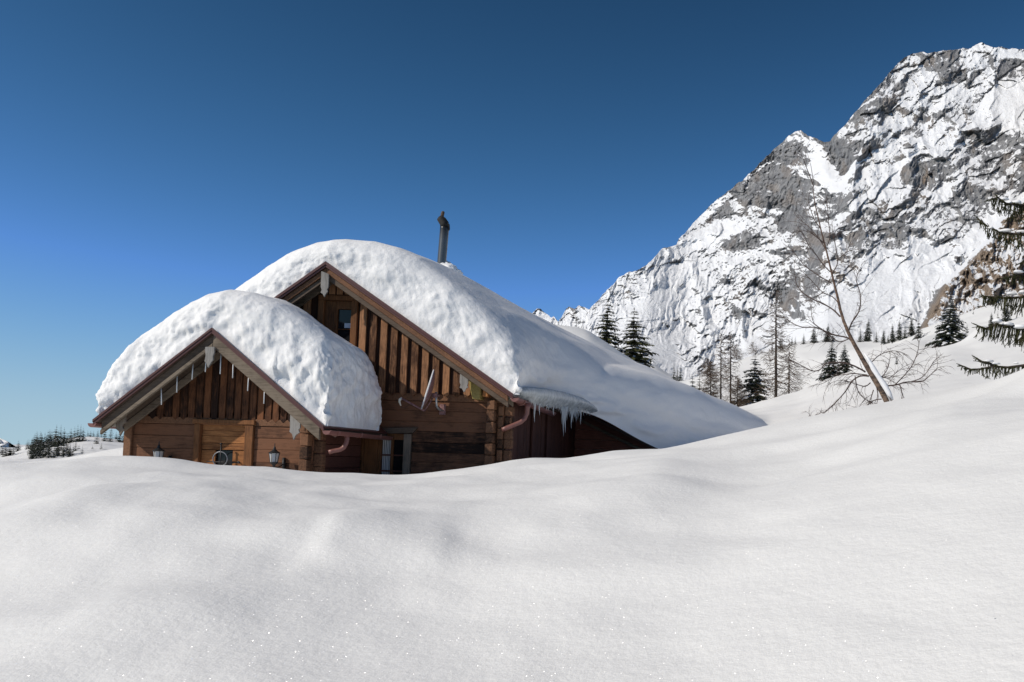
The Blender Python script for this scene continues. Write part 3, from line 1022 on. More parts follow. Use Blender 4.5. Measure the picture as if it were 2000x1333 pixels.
# log walls: left of the door, right of the door, side walls
dxl, dxr = XZ(381, 850, YAW)[0], XZ(497, 850, YAW)[0]
zdt = XZ(430, 829, YAW)[1]
mb = MB()
logs(mb, wxl, dxl - .002, zsc - .125, -2.6, YAW + .01, .235, .16, 3)
mb.build("front_wall", M_LOG, cabin, bevel=.010)
mb = MB()
logs(mb, dxr + .002, wxr, zsc - .125, -2.6, YAW + .01, .235, .16, 4)
mb.build("front_wall", M_LOG, cabin, bevel=.010)
MB().box(wxl + .17, wxr - .18, YAW + .19, YAW + .25, -2.6, zsc).build("inner_wall", M_RED, cabin)
mb = MB()
z = zsc + .05
rnd = random.Random(8)
while z > -2.6:
    mb.box(wxr - .17, wxr, YAW + .18, YAB, z - .23, z)
    z -= .238
mb.build("side_wall", M_RED, cabin, bevel=.01)
mb = MB()
mb.box(wxl, wxl + .16, YAW + .18, YAB, -2.6, zroof(wxl, .1))
mb.build("side_wall", M_RED, cabin, bevel=.01)
# corner: stacked log ends
mb = MB()
z = zsc - .02
k = 0
while z > -2.6:
    h = .235 + rnd.uniform(-.02, .02)
    mb.box(wxr - .17, wxr - .005, YAW - .16 - rnd.uniform(0, .03), YAW + .005, z - h + .01, z)
    mb.box(wxr + .003, wxr + .17 + rnd.uniform(0, .03), YAW + .02, YAW + .17, z - h * .5 - h + .01, z - h * .5)
    z -= h
mb.build("corner_log_ends", M_LOGEND, cabin, bevel=.016)
mb = MB()
mb.box(wxl - .03, wxl + .12, YAW - .06, YAW + .0, -2.6, zsc - .14)
mb.build("corner_post", M_LOGEND, cabin, bevel=.012)
# eave purlin end, round log of the left corner and white ceramic fittings under the left eave
mb = MB()
px0, pz0 = XZ(236, 818, YAW)
c = A(240, 833, YAW)
mb.tube([c + Vector((0, -.14, 0)), c + Vector((0, .3, 0))], .05, 12)
mb.build("purlin_end", M_SOFFIT, cabin)
mb = MB()
for i, w in enumerate((.055, .07, .06, .05)):
    c = A(222, 824 + i * 2.6, YA + .25)
    mb.tube([c, c + Vector((0, 0, -.02))], w, 12)
mb.build("insulator", M_CERAM, cabin)
# carved pendant boards
Yp = YA - .005
mb = MB()
board_profile(mb, [(402, 678), (420, 678), (419.5, 689), (417, 697), (417.5, 703), (413, 709), (407, 719), (404, 710), (400, 706), (401.5, 701), (402.5, 694), (401, 684)], Yp)
mb.build("carved_pendant", M_SILVER, cabin, bevel=.004)
mb = MB()
board_profile(mb, [(229, 805), (246, 796), (247, 826), (242, 828), (240, 834), (243, 839), (239, 845), (235, 852), (233, 843), (227, 838), (228, 822)], YA + .13)
mb.build("carved_board", M_GREYV, cabin, bevel=.004)
mb = MB()
board_profile(mb, [(568, 803), (588, 815), (587, 836), (584, 840), (586, 845), (582, 848), (578, 851), (574, 860), (571, 848), (566, 844), (567, 838), (567, 826)], YA + .13)
mb.build("carved_board", M_SILVER, cabin, bevel=.004)
# door bay: frame, header, panel, small window with ironwork
Yd = YAW - .05
mb = MB()
zb = -2.6
mb.box(dxl, XZ(393, 850, YAW)[0], Yd, YAW + .15, zb, zdt - .001)
mb.box(XZ(480, 850, YAW)[0], dxr, Yd, YAW + .15, zb, zdt - .001)
mb.box(dxl - .03, dxr + .03, Yd - .02, YAW + .14, zdt, zdt + .09)
door = mb.build("door", M_WARMV, cabin, bevel=.012)
ixl, ixr = XZ(393, 850, YAW)[0] + .002, XZ(480, 850, YAW)[0] - .002
mb = MB()
zz = zdt - .004
for py in (842, 852, 866, 879):
    z1 = XZ(430, py, YAW)[1]
    mb.box(ixl, ixr, YAW + .03, YAW + .07, z1 + .004, zz)
    zz = z1
mb.build("door_panel", M_WARM, door, bevel=.005)
wx0, wx1 = XZ(418, 890, YAW)[0], XZ(452, 890, YAW)[0]
zwt = XZ(430, 880, YAW)[1]
mb = MB()
mb.box(ixl, wx0 - .002, YAW + .035, YAW + .075, zb, zwt)
mb.box(wx1 + .002, ixr, YAW + .035, YAW + .075, zb, zwt)
mb.build("door_plank", M_WARM, door, bevel=.005)
mb = MB()
mb.box(wx0, wx1, YAW + .09, YAW + .10, zb, zwt)
mb.build("window_pane", M_PANE, door)
cR = A(430, 897, YAW - .12)
ringt = thing("iron_window_ornament", "wrought iron ring with crossing bars before the cabin's small door window", "ornament", cR)
rr = .138
mb = MB()
mb.tube([cR + Vector((rr * math.cos(a), 0, rr * math.sin(a))) for a in np.linspace(0, 2 * math.pi, 33)], .011, 8, False)
mb.build("ring", M_IRON if False else plain("iron_frosted", (.22, .23, .25), .45, .5, .3, 50, .05), ringt, True)
mb = MB()
a0, a1 = A(404, 902, YAW - .12), A(466, 904, YAW - .12)
mb.tube([a0, a1], .011, 8)
mb.tube([a1 + Vector((-.01, 0, .02)), a1 + Vector((.02, 0, -.01))], .02, 8)
mb.build("cross_bar", M_IRON, ringt, True)
mb = MB()
a0, a1 = A(432, 868, YAW - .12), A(429, 930, YAW - .12)
mb.tube([a0, a1], [.013, .013], 8)
mb.tube([a0 + Vector((0, 0, .03)), a0 + Vector((0, 0, .015)), a0, a0 - Vector((0, 0, .02))], [.004, .022, .024, .008], 10)
mb.build("upright_bar", M_IRON, ringt, True)
# gutters and downpipe
g0 = Vector((rx_ + .05, YA - .03, rz_ - .07))
g1 = Vector((rx_ + .05, YAB - .02, rz_ - .10))
gt = gutter(g0, g1, .075).build("gutter", M_GUTTER, cabin, smooth=False)
for y in (YA + .32, YA + 1.3, YA + 2.2):
    mb = MB()
    mb.tube([(g0.x + .086 * math.cos(a), y, g0.z - .086 * math.sin(a)) for a in np.linspace(-.1, math.pi + .1, 12)], .012, 5)
    mb.build("bracket", M_GUTTER, gt)
mb = MB()
mb.tube([A(677, 846, 16.85), A(678, 858, 16.85), A(676, 867, 16.83), A(671, 875, 16.8), A(664, 879, 16.78), A(648, 882, 16.72), A(642, 884, 16.7)], .045, 10)
mb.build("downpipe", M_GUTTER, cabin, smooth=True)
g0 = Vector((lx_ - .02, YA - .03, lz_ - .05))
g1 = Vector((lx_ - .02, YAB, lz_ - .08))
gutter(g0, g1, .075).build("gutter", M_GUTTER, cabin)

# thin white tubes hanging in the cabin's gable
def light_tube(px, y0, y1, lean, label):
    p0, p1 = A(px, y0, YA + .14), A(px + lean, y1, YA + .14)
    t_ = thing("light_tube", label, "light tube", p0, "white tubes hanging in the cabin gable")
    MB().tube([p0, p1], .009, 8).build("tube", M_WHITE, t_, True)
    MB().tube([p0 + Vector((0, 0, .10)), p0], .004, 5).build("cord", M_IRON, t_)


for px, y0, y1, lean, label in [
        (315, 757, 791, .3, "thin white tube under the cabin's left verge, lowest on that side"),
        (346, 734, 767, -.8, "thin white tube under the cabin's left verge, second from the bottom left"),
        (377, 711, 742, -2, "thin white tube under the cabin's left verge, nearest the pendant on that side"),
        (402.5, 700, 727, -1.4, "thin white tube half hidden behind the cabin's apex pendant"),
        (431.5, 692, 731, -1.5, "thin white tube just right of the cabin's apex pendant, the longest"),
        (455.5, 711, 739, -1.2, "thin white tube second right of the cabin's apex pendant"),
        (486, 733, 764, -2.4, "thin white tube third right of the cabin's apex pendant, tilted"),
        (517, 759, 789, -1.8, "thin white tube under the cabin's right verge, lowest on that side")]:
    light_tube(px, y0, y1, lean, label)


# wall lanterns
def lantern(px, py_top, Y, label, scroll):
    c = A(px, py_top, Y)
    t_ = thing("wall_lantern", label, "lantern", c, "black lanterns on the cabin front")
    u = .0098                                     # metres per photo pixel at this distance

    def ring(r, dz):
        return [c + Vector((r * math.cos(a), r * math.sin(a), -dz)) for a in np.arange(6) * math.pi / 3 + .3]
    mb = MB()
    mb.tube([c, c + Vector((0, 0, -6 * u)), c + Vector((0, 0, -9 * u)), c + Vector((0, 0, -13 * u))], [.006, .008, .022, .03], 8)
    mb.tube([c + Vector((0, 0, -12 * u)), c + Vector((0, 0, -15 * u)), c + Vector((0, 0, -18.5 * u)), c + Vector((0, 0, -19.5 * u))], [.025, .055, .105, .10], 12)
    mb.build("cap", M_IRON, t_, False)
    mb = MB()
    mb.tube([c + Vector((0, 0, -19.5 * u)), c + Vector((0, 0, -37 * u))], [.082, .058], 6)
    mb.build("glass", M_LAMPGLASS, t_)
    mb = MB()
    for p, q in zip(ring(.088, 19.5 * u), ring(.064, 37 * u)):
        mb.tube([p, q], .006, 5)
    mb.tube([c + Vector((0, 0, -36.5 * u)), c + Vector((0, 0, -38 * u)), c + Vector((0, 0, -42 * u)), c + Vector((0, 0, -47 * u))], [.07, .068, .03, .012], 10)
    mb.build("cage", M_IRON, t_)
    mb = MB()
    b0 = c + Vector((0, 0, -44 * u))
    pts = [b0, b0 + Vector((.02, .03, -.03)), b0 + Vector((.05, .1, -.02)), b0 + Vector((.06, .19, .03)), b0 + Vector((.05, .27, .03))]
    mb.tube(pts, .011, 7)
    mb.tube([b0 + Vector((.05, .26, .16)), b0 + Vector((.05, .26, -.12))], .03, 6)
    mb.build("bracket", M_IRON, t_, True)


lantern(311, 862, YAW - .29, "black lantern nearly buried in snow, left of the cabin door", -1)
lantern(537, 866, YAW - .29, "black pointed lantern standing clear of the snow, right of the cabin door", 1)

# =================================================================== big house behind
YM, YMW, YMG, YMB = 18.30, 18.90, 18.85, 36.0
mx_, mz_ = XZ(638, 514, YM)
sx_, sz_ = XZ(1003, 772, YM)
slL = math.tan(R(37.5))
slR = (mz_ - sz_) / (sx_ - mx_)
kx_ = mx_ - 4.3
kz_ = mz_ - 4.3 * slL
house = thing("house", "large dark wooden mountain house with a red-trimmed gable and long snow-laden roof", "house", (mx_, YMW, -2.8))


def zroofM(x, drop=0.0):
    return (mz_ - (mx_ - x) * slL if x < mx_ else mz_ - (x - mx_) * slR) - drop


hxr = XZ(985, 800, YMW)[0]
hxl = 2 * mx_ - hxr
zscM = XZ(830, 770, YMW)[1]
YWG = 27.0                                        # front wall of the side wing
# wing verge line
vx0, vz0 = XZ(1128, 800, YWG)
vx1, vz1 = XZ(1332, 899, YWG)
mb = MB()
mb.prism([(mx_, mz_), (kx_, kz_), (kx_, kz_ - .04), (mx_, mz_ - .05)], YM, YMB)
mb.prism([(mx_ + .001, mz_), (mx_ + .001, mz_ - .05), (sx_, sz_ - .04), (sx_, sz_)], YM, YMB)
mb.build("roof", M_MAROON, house, bevel=.004)
for (tx, tz) in ((kx_, kz_), (sx_, sz_)):
    e = .001 if tx < mx_ else -.001
    sgn = -1 if tx < mx_ else 1
    mb = MB()
    mb.prism(roof_pts(mx_ - e, mz_ + .025, tx, tz + .025, (0, .07)), YM - .06, YM - .003)
    mb.prism(roof_pts(mx_ - e, mz_ - .048, tx, tz - .048, (0, .045)), YM - .04, YM - .003)
    mb.build("verge_trim", M_MAROON, house, bevel=.003)
    tx2 = tx - sgn * .12
    tz2 = tz + abs(mz_ - tz) * .12 / abs(tx - mx_)
    mb = MB()
    mb.prism(roof_pts(mx_ - e, mz_ - .10, tx2, tz2 - .10, (0, .12)), YM + .01, YM + .06)
    mb.build("barge_board", M_LOGEND, house, bevel=.008)
    mb = MB()
    mb.prism(roof_pts(mx_ - e, mz_ - .224, tx2, tz2 - .224, (0, .12)), YM + .05, YM + .11)
    mb.build("barge_board", M_SOFFIT, house, bevel=.008)
    mb = MB()
    mb.prism(roof_pts(mx_ - e, mz_ - .055, tx, tz - .055, (0, .03)), YM, YMB)
    for k in range(3):
        y0 = YM + .13 + k * .1
        mb.prism(roof_pts(mx_ - e, mz_ - .09, tx, tz - .09, (0, .012)), y0, y0 + .085)
    mb.build("soffit", M_SOFFIT, house)
    mb = MB()
    mb.prism(roof_pts(mx_ - e, mz_ - .13, tx2, tz2 - .13, (0, .17)), YMG - .13, YMG - .06)
    mb.build("rafter", M_GREY, house, bevel=.006)
# gable boards with the attic window opening left free
wxa, wxb = XZ(657, 630, YMG)[0], XZ(686, 630, YMG)[0]
fxa, fxb = XZ(622, 630, YMG)[0], XZ(699, 630, YMG)[0]
zwt, zwb = XZ(668, 604, YMG)[1], XZ(668, 672, YMG)[1]
zft = XZ(660, 578, YMG)[1]
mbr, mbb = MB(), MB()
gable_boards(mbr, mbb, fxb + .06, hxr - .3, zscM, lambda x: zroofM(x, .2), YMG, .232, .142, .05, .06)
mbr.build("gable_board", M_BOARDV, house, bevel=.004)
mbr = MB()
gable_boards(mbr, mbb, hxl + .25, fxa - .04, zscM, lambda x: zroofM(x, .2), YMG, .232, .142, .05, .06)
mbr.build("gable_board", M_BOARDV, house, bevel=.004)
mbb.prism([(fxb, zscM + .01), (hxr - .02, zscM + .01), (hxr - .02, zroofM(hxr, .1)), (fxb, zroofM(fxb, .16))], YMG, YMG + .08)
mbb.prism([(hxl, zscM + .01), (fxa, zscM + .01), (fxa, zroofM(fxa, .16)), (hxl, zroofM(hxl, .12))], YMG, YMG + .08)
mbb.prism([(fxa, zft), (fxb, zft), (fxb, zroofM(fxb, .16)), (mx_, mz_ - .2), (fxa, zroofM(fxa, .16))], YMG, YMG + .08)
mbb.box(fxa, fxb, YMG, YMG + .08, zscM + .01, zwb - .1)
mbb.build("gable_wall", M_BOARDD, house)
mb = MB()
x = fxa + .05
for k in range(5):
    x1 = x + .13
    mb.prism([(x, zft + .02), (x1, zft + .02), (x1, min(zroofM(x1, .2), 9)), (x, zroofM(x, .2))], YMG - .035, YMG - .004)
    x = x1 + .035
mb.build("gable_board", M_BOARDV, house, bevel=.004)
# attic window
mb = MB()
mb.box(fxa, fxb, YMG - .07, YMG + .05, zft - .11, zft)
mb.box(fxa, XZ(633, 630, YMG)[0], YMG - .06, YMG + .05, zwb - .1, zft - .112)
mb.box(XZ(687, 630, YMG)[0], fxb, YMG - .06, YMG + .05, zwb - .1, zft - .112)
mb.box(XZ(633, 630, YMG)[0] + .002, wxa - .03, YMG + .02, YMG + .08, zwb - .1, zft - .112)
win = mb.build("window", M_WARMV, house, bevel=.008)
mb = MB()
mb.box(wxa - .028, wxa, YMG + .03, YMG + .09, zwb - .1, zwt)
mb.box(wxb, XZ(687, 630, YMG)[0] - .002, YMG + .03, YMG + .09, zwb - .1, zwt)
mb.box(wxa - .03, wxb + .01, YMG + .03, YMG + .09, zwt + .002, zft - .114)
zm = XZ(670, 642, YMG)[1]
mb.box(wxa + .001, wxb - .001, YMG + .035, YMG + .08, zm - .02, zm)
mb.build("frame", M_WARMV, win, bevel=.005)
MB().box(wxa + .001, wxb - .001, YMG + .082, YMG + .095, zwb - .1, zwt).build("pane", M_PANE, win)
c0, c1 = XZ(670, 630.5, YMG), XZ(681.5, 640, YMG)
MB().box(c0[0], c1[0], YMG + .072, YMG + .081, c1[1], c0[1]).build("pane_reflection", M_WHITE, win)  # white card painted in for the bright reflection on the pane
# tie beam and log wall
mb = MB()
mb.box(hxl - .05, hxr + .05, YMW - .03, YMW + .2, zscM - .15, zscM + .008)
mb.build("plate_beam", M_LOGEND, house, bevel=.012)
zlog = zscM - .155
ow0, ow1 = XZ(706, 890, YMW)[0], XZ(803, 890, YMW)[0]
zot = XZ(760, 847, YMW)[1]
mb, mbL = MB(), MB()
rnd = random.Random(21)
z = zlog
while z > -2.8:
    h = .225 * rnd.uniform(.9, 1.1)
    dy = rnd.uniform(-.014, .014)
    if z - h * .4 > zot:
        mb.box(hxl, hxr, YMW + dy, YMW + .17 + dy, z - h, z)
    else:
        mbL.box(hxl, ow0 - .003, YMW + dy, YMW + .17 + dy, z - h, z)
        mb.box(ow1 + .003, hxr, YMW + dy, YMW + .17 + dy, z - h, z)
    z -= h
mb.build("front_wall", M_LOG, house, bevel=.011)
mbL.build("front_wall", M_LOG, house, bevel=.011)
MB().box(hxl + .1, ow0 - .01, YMW + .19, YMW + .3, -2.8, zlog).box(ow0, ow1, YMW + .35, YMW + .4, -2.8, zlog).box(ow1 + .01, hxr - .11, YMW + .19, YMW + .3, -2.8, zlog).build("inner_wall", M_RED, house)
mb = MB()
z = zlog + .05
while z > -2.8:
    h = .235 + rnd.uniform(-.025, .025)
    mb.box(hxr - .33, hxr - .15, YMW - .20 - rnd.uniform(0, .04), YMW + .0, z - h + .012, z)
    mb.box(hxr + .003, hxr + .16 + rnd.uniform(0, .03), YMW + .01, YMW + .17, z - h * 1.5 + .012, z - h * .5)
    mb.box(hxr - .12, hxr + .0, YMW - .06 - rnd.uniform(0, .02), YMW - .015, z - h * 1.5 + .012, z - h * .5)
    z -= h
mb.build("corner_log_ends", M_LOGEND, house, bevel=.018)
mb = MB()
p = [XZ(914, 737, YMW - .3), XZ(939, 747, YMW - .3), XZ(938, 781, YMW - .3), XZ(923, 780, YMW - .3), XZ(920, 768, YMW - .3)]
mb.prism(p, YMW - .32, YMW + .1)
mb.build("purlin_end", M_MOSS, house, bevel=.012)
mb = MB()
p = [XZ(943, 757, YMW - .25), XZ(954, 762, YMW - .25), XZ(953, 776, YMW - .25), XZ(942, 775, YMW - .25)]
mb.prism(p, YMW - .26, YMW + .1)
mb.build("purlin_end", M_WARM, house, bevel=.012)
# side wall towards the wing: upright boards with two frames
mb = MB()
y = YMW + .2
rnd = random.Random(5)
while y < YWG + .3:
    w = rnd.uniform(.2, .3)
    mb.box(hxr - .1, hxr - .0 + rnd.uniform(-.008, .008), y, y + w - .008, -2.8, zroofM(hxr, .12))
    y += w
mb.build("side_wall", M_REDV, house, bevel=.006)
for yy in (21.3, 22.9):
    MB().box(hxr + .01, hxr + .06, yy, yy + .16, -2.8, zroofM(hxr, .22)).build("side_post", M_REDV, house, bevel=.008)
# lower window
Yw = YMW
mb = MB()
xo = lambda px: XZ(px, 890, Yw)[0]
zo = lambda py: XZ(765, py, Yw)[1]
mb.box(xo(737.5), xo(742.5), Yw - .0, Yw + .1, -2.8, zo(859))
mb.box(xo(742.8), xo(788), Yw - .0, Yw + .1, zo(859), zo(847.5))
mb.box(xo(761.5), xo(766), Yw + .03, Yw + .09, -2.8, zo(859.3))
win = mb.build("window", M_WARMV, house, bevel=.005)
mb = MB()
for py in (889, 920, 951):
    mb.box(xo(742.8), xo(761.2), Yw + .04, Yw + .08, zo(py + 2), zo(py - 1))
    mb.build("glazing_bar", M_RED, win)
    mb = MB()
    mb.box(xo(766.3), xo(787.5), Yw + .04, Yw + .08, zo(py + 2), zo(py - 1))
    mb.build("glazing_bar", M_RED, win)
    mb = MB()
MB().box(xo(742.8), xo(787.8), Yw + .10, Yw + .11, -2.8, zo(859.3)).build("pane", M_PANE, win)
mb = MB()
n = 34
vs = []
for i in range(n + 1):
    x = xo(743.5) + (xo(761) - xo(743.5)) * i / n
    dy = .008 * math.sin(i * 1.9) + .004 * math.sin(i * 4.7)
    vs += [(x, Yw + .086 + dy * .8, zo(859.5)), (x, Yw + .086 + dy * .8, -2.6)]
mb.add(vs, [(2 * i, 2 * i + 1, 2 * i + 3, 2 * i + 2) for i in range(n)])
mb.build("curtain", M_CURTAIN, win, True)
mb = MB()
mb.box(xo(706), xo(711), Yw - .03, Yw + .06, -2.8, zo(846))
mb.box(xo(711.4), xo(737), Yw - .02, Yw + .04, -2.8, zo(848))
mb.build("shutter", M_WARMV, house, bevel=.008)
MB().box(xo(788.5), xo(802.5), Yw - .06, Yw + .1, -2.8, zo(847)).build("window_post", M_GREYV, house, bevel=.012)
mb = MB()
mb.prism([XZ(742, 836, Yw - .09), XZ(814, 835, Yw - .09), XZ(812, 839, Yw - .09), XZ(805, 846.5, Yw - .09), XZ(742, 847, Yw - .09)], Yw - .09, Yw + .0)
mb.build("lintel", M_SOFFIT, house, bevel=.006)
# carved boards
mb = MB()
board_profile(mb, [(628, 530), (643, 536), (642, 562), (639.5, 566), (641, 570), (637, 575), (634, 581), (631, 575), (626.5, 572), (629, 567), (627, 561)], YM - .01)
mb.build("carved_pendant", M_SILVER, house, bevel=.004)
mb = MB()
board_profile(mb, [(899.5, 716), (915.5, 727), (914.5, 750), (913, 753), (915, 757), (911.5, 759), (906.5, 767), (903, 760), (898, 758), (900, 752), (898, 747)], YM + .13)
mb.build("carved_board", M_SILVER, house, bevel=.004)
# right gutter with its downpipe
g0 = Vector((sx_ + .03, YM - .03, sz_ - .06))
g1 = Vector((sx_ + .03, 22.0, sz_ - .16))
gt = gutter(g0, g1, .085).build("gutter", M_GUTTER, house)
for y in (YM + .5, YM + 1.5, YM + 2.5):
    mb = MB()
    mb.tube([(g0.x + .097 * math.cos(a), y, g0.z - .02 - .097 * math.sin(a)) for a in np.linspace(-.1, math.pi + .1, 12)], .013, 5)
    mb.build("bracket", M_GUTTER, gt)
mb = MB()
mb.tube([A(1031, 788, 19.0), A(1030, 797, 19.0), A(1029, 808, 19.0), A(1025, 818, 18.98), A(1017, 825, 18.95), A(1003, 831, 18.9), A(988, 837, 18.85), A(980, 840, 18.83)],
        [.075, .055, .05, .05, .05, .05, .05, .05], 12)
mb.build("downpipe", M_GUTTER, house, smooth=True)
# side wing with a lower roof pitch
mb = MB()
xw = hxr - .1
zvr = lambda x: vz0 + (vz1 - vz0) * (x - vx0) / (vx1 - vx0)
z = zvr(xw) - .1
rnd = random.Random(31)
while z > -2.8:
    h = .3
    xr_ = min(vx1, vx0 + (z - .12 - vz0) / (vz1 - vz0) * (vx1 - vx0))
    xr2 = min(vx1 + 1.5, vx0 + (z - h - .12 - vz0) / (vz1 - vz0) * (vx1 - vx0))
    if xr2 > xw:
        mb.prism([(xw, z - h + .006), (max(xr2, xw + .01), z - h + .006), (max(xr_, xw + .01), z), (xw, z)], YWG + rnd.uniform(-.005, .005), YWG + .1)
    z -= h
mb.build("wing_wall", M_WING, house, bevel=.004)
MB().box(XZ(1084, 850, YWG)[0], XZ(1090, 850, YWG)[0], YWG - .04, YWG + .02, -2.8, zvr(XZ(1084, 850, YWG)[0]) - .2).build("wing_post", M_REDV, house, bevel=.006)
xe, ze = vx1 + 2.4, vz1 + (vz1 - vz0) / (vx1 - vx0) * 2.4
mb = MB()
mb.prism([(vx0 - .6, zvr(vx0 - .6)), (vx0 - .6, zvr(vx0 - .6) - .06), (xe, ze - .06), (xe, ze)], YWG - .35, YMB)
mb.build("wing_roof", M_MAROON, house)
mb = MB()
mb.prism([(vx0 - .4, zvr(vx0 - .4) - .065), (vx0 - .4, zvr(vx0 - .4) - .23), (xe, ze - .23), (xe, ze - .065)], YWG - .34, YWG - .28)
mb.build("verge_trim", M_RED, house, bevel=.006)
mb = MB()
mb.prism([(vx0 - .4, zvr(vx0 - .4) - .235), (vx0 - .4, zvr(vx0 - .4) - .33), (xe, ze - .33), (xe, ze - .235)], YWG - .2, YWG - .12)
mb.build("barge_board", M_GREY, house, bevel=.006)
# stove chimney
YC = 24.6
c0, c1 = A(860, 545, YC), A(868.5, 443, YC)
t_ = MB()
mb = MB()
rp = .122
nseg = 24
mb.tube([c0 + (c1 - c0) * k / nseg for k in range(nseg + 1)], rp, 24)
m, nt, b = new_mat("steel_flue_sooty")
sx3 = N(nt, "ShaderNodeSeparateXYZ")
nt.links.new(mapping(nt), sx3.inputs[0])
nz_ = noise(nt, mapping(nt, (3, 3, .7)), 3, 4, .6)
hgt_ = math_node(nt, 'ADD', sx3.outputs[2], math_node(nt, 'MULTIPLY', nz_.outputs[0], .22))
mr = N(nt, "ShaderNodeMapRange")
mr.inputs[1].default_value = c1.z - .30
mr.inputs[2].default_value = c1.z + .02
nt.links.new(hgt_, mr.inputs[0])
nt.links.new(ramp(nt, mr.outputs[0], [(0, (.11, .115, .12)), (1, (.014, .013, .013))]), b.inputs["Base Color"])
nt.links.new(ramp(nt, mr.outputs[0], [(0, (.6, .6, .6)), (1, (.05, .05, .05))]), b.inputs["Metallic"])
b.inputs["Roughness"].default_value = .33
chim = mb.build("chimney", m, house, smooth=True)
mb = MB()
mb.tube([A(868.5, 446, YC), A(867, 437, YC), A(862, 430, YC), A(858.5, 426.5, YC)], [.118, .115, .105, .09], 16)
mb.tube([A(858.5, 427, YC), A(862, 424.5, YC), A(868, 428, YC), A(875, 436, YC)], [.05, .06, .045, .03], 10)
mb.build("cowl", M_SOOT, chim, smooth=True)
mb = MB()
mb.prism([XZ(868, 428, YC), XZ(877.5, 438, YC), XZ(878, 448, YC), XZ(876, 451, YC), XZ(874.5, 446, YC), XZ(870, 440, YC)], YC - .05, YC + .05)
mb.build("flap", M_SOOT, chim, bevel=.01)
mb = MB()
mb.tube([A(863, 427, YC), A(864, 420, YC), A(865.5, 414.5, YC), A(866, 413, YC)], [.045, .048, .045, .02], 10)
mb.build("vane", plain("rust_brown", (.07, .045, .03), .8, 0, .5, 30, .2), chim, smooth=True)

# satellite dish
YD = 18.25
cD = A(835, 761, YD)
dish = thing("satellite_dish", "frosted pink-brown satellite dish seen edge-on below the house gable", "satellite dish", cD)
nrm_ = Vector((-.90, -.36, .24)).normalized()
upv = (Vector((.21, 0, 1)) - nrm_ * Vector((.21, 0, 1)).dot(nrm_)).normalized()
sdv = nrm_.cross(upv)
vs, fs = [], []
nr, na = 7, 36
for sh in (0, -.018):
    for i in range(nr + 1):
        r = i / nr
        for k in range(na):
            a = 2 * math.pi * k / na
            vs.append(cD + (upv * math.cos(a) * .425 + sdv * math.sin(a) * .40) * r + nrm_ * (.085 * (r * r - 1) + sh))
nl = (nr + 1) * na
for s0 in (0, nl):
    for i in range(nr):
        for k in range(na):
            fs.append((s0 + i * na + k, s0 + i * na + (k + 1) % na, s0 + (i + 1) * na + (k + 1) % na, s0 + (i + 1) * na + k))
for k in range(na):
    fs.append((nr * na + k, nr * na + (k + 1) % na, nl + nr * na + (k + 1) % na, nl + nr * na + k))
MB().add(vs, fs).build("reflector", M_FROST, dish, True)
mb = MB()
mb.tube([cD + upv * math.cos(a) * .428 + sdv * math.sin(a) * .403 for a in np.linspace(0, 2 * math.pi, 41)], .012, 6, False)
mb.build("rim", plain("hoar_frost", (.66, .66, .68), .7, 0, .3, 50, .3), dish, True)
mb = MB()
arm0, arm1 = A(829, 803, YD), A(785, 779, YD)
mb.tube([arm0, arm1], .018, 8)
mb.tube([arm0, A(845, 778, YD + .05)], .016, 8)
mb.build("arm", M_FROST, dish, True)
mb = MB()
mb.tube([A(785, 777, YD), A(781, 781, YD), A(780, 785, YD), A(783, 793, YD)], [.018, .03, .022, .012], 8)
mb.build("receiver", M_CERAM, dish, True)
mb = MB()
q = A(849, 773, YD + .06)
mb.box(q.x - .05, q.x + .05, q.y - .05, q.y + .06, q.z - .05, q.z + .05)
mb.box(q.x - .02, q.x + .10, q.y - .03, q.y + .03, q.z - .02, q.z + .02)
mb.build("clamp", M_FROST, dish, bevel=.008)
mb = MB()
mb.tube([A(852, 766, YD + .06), A(852, 784, YD + .06), A(853, 794, YD + .1), A(857, 800, YD + .25), A(866, 803, YMW - .02)], .022, 9)
mb.build("mast", plain("steel_galvanised", (.45, .46, .47), .45, .6, .2, 30, .05), dish, True)
mb = MB()
q = A(865, 801, YMW)
mb.box(q.x - .06, q.x + .07, YMW - .05, YMW - .012, q.z - .11, q.z + .12)
mb.build("wall_plate", M_FROST, dish, bevel=.006)
mb = MB()
mb.tube([A(783, 793, YD), A(785, 797, YD), A(790, 797, YD), A(800, 791, YD), A(812, 796, YD), A(829, 804, YD)], .004, 5)
mb.build("cable", M_IRON, dish)

# =================================================================== snow on the roofs
def normals(P):
    n = np.cross(np.gradient(P, axis=1), np.gradient(P, axis=0))
    return n / (np.linalg.norm(n, axis=-1)[..., None] + 1e-9)


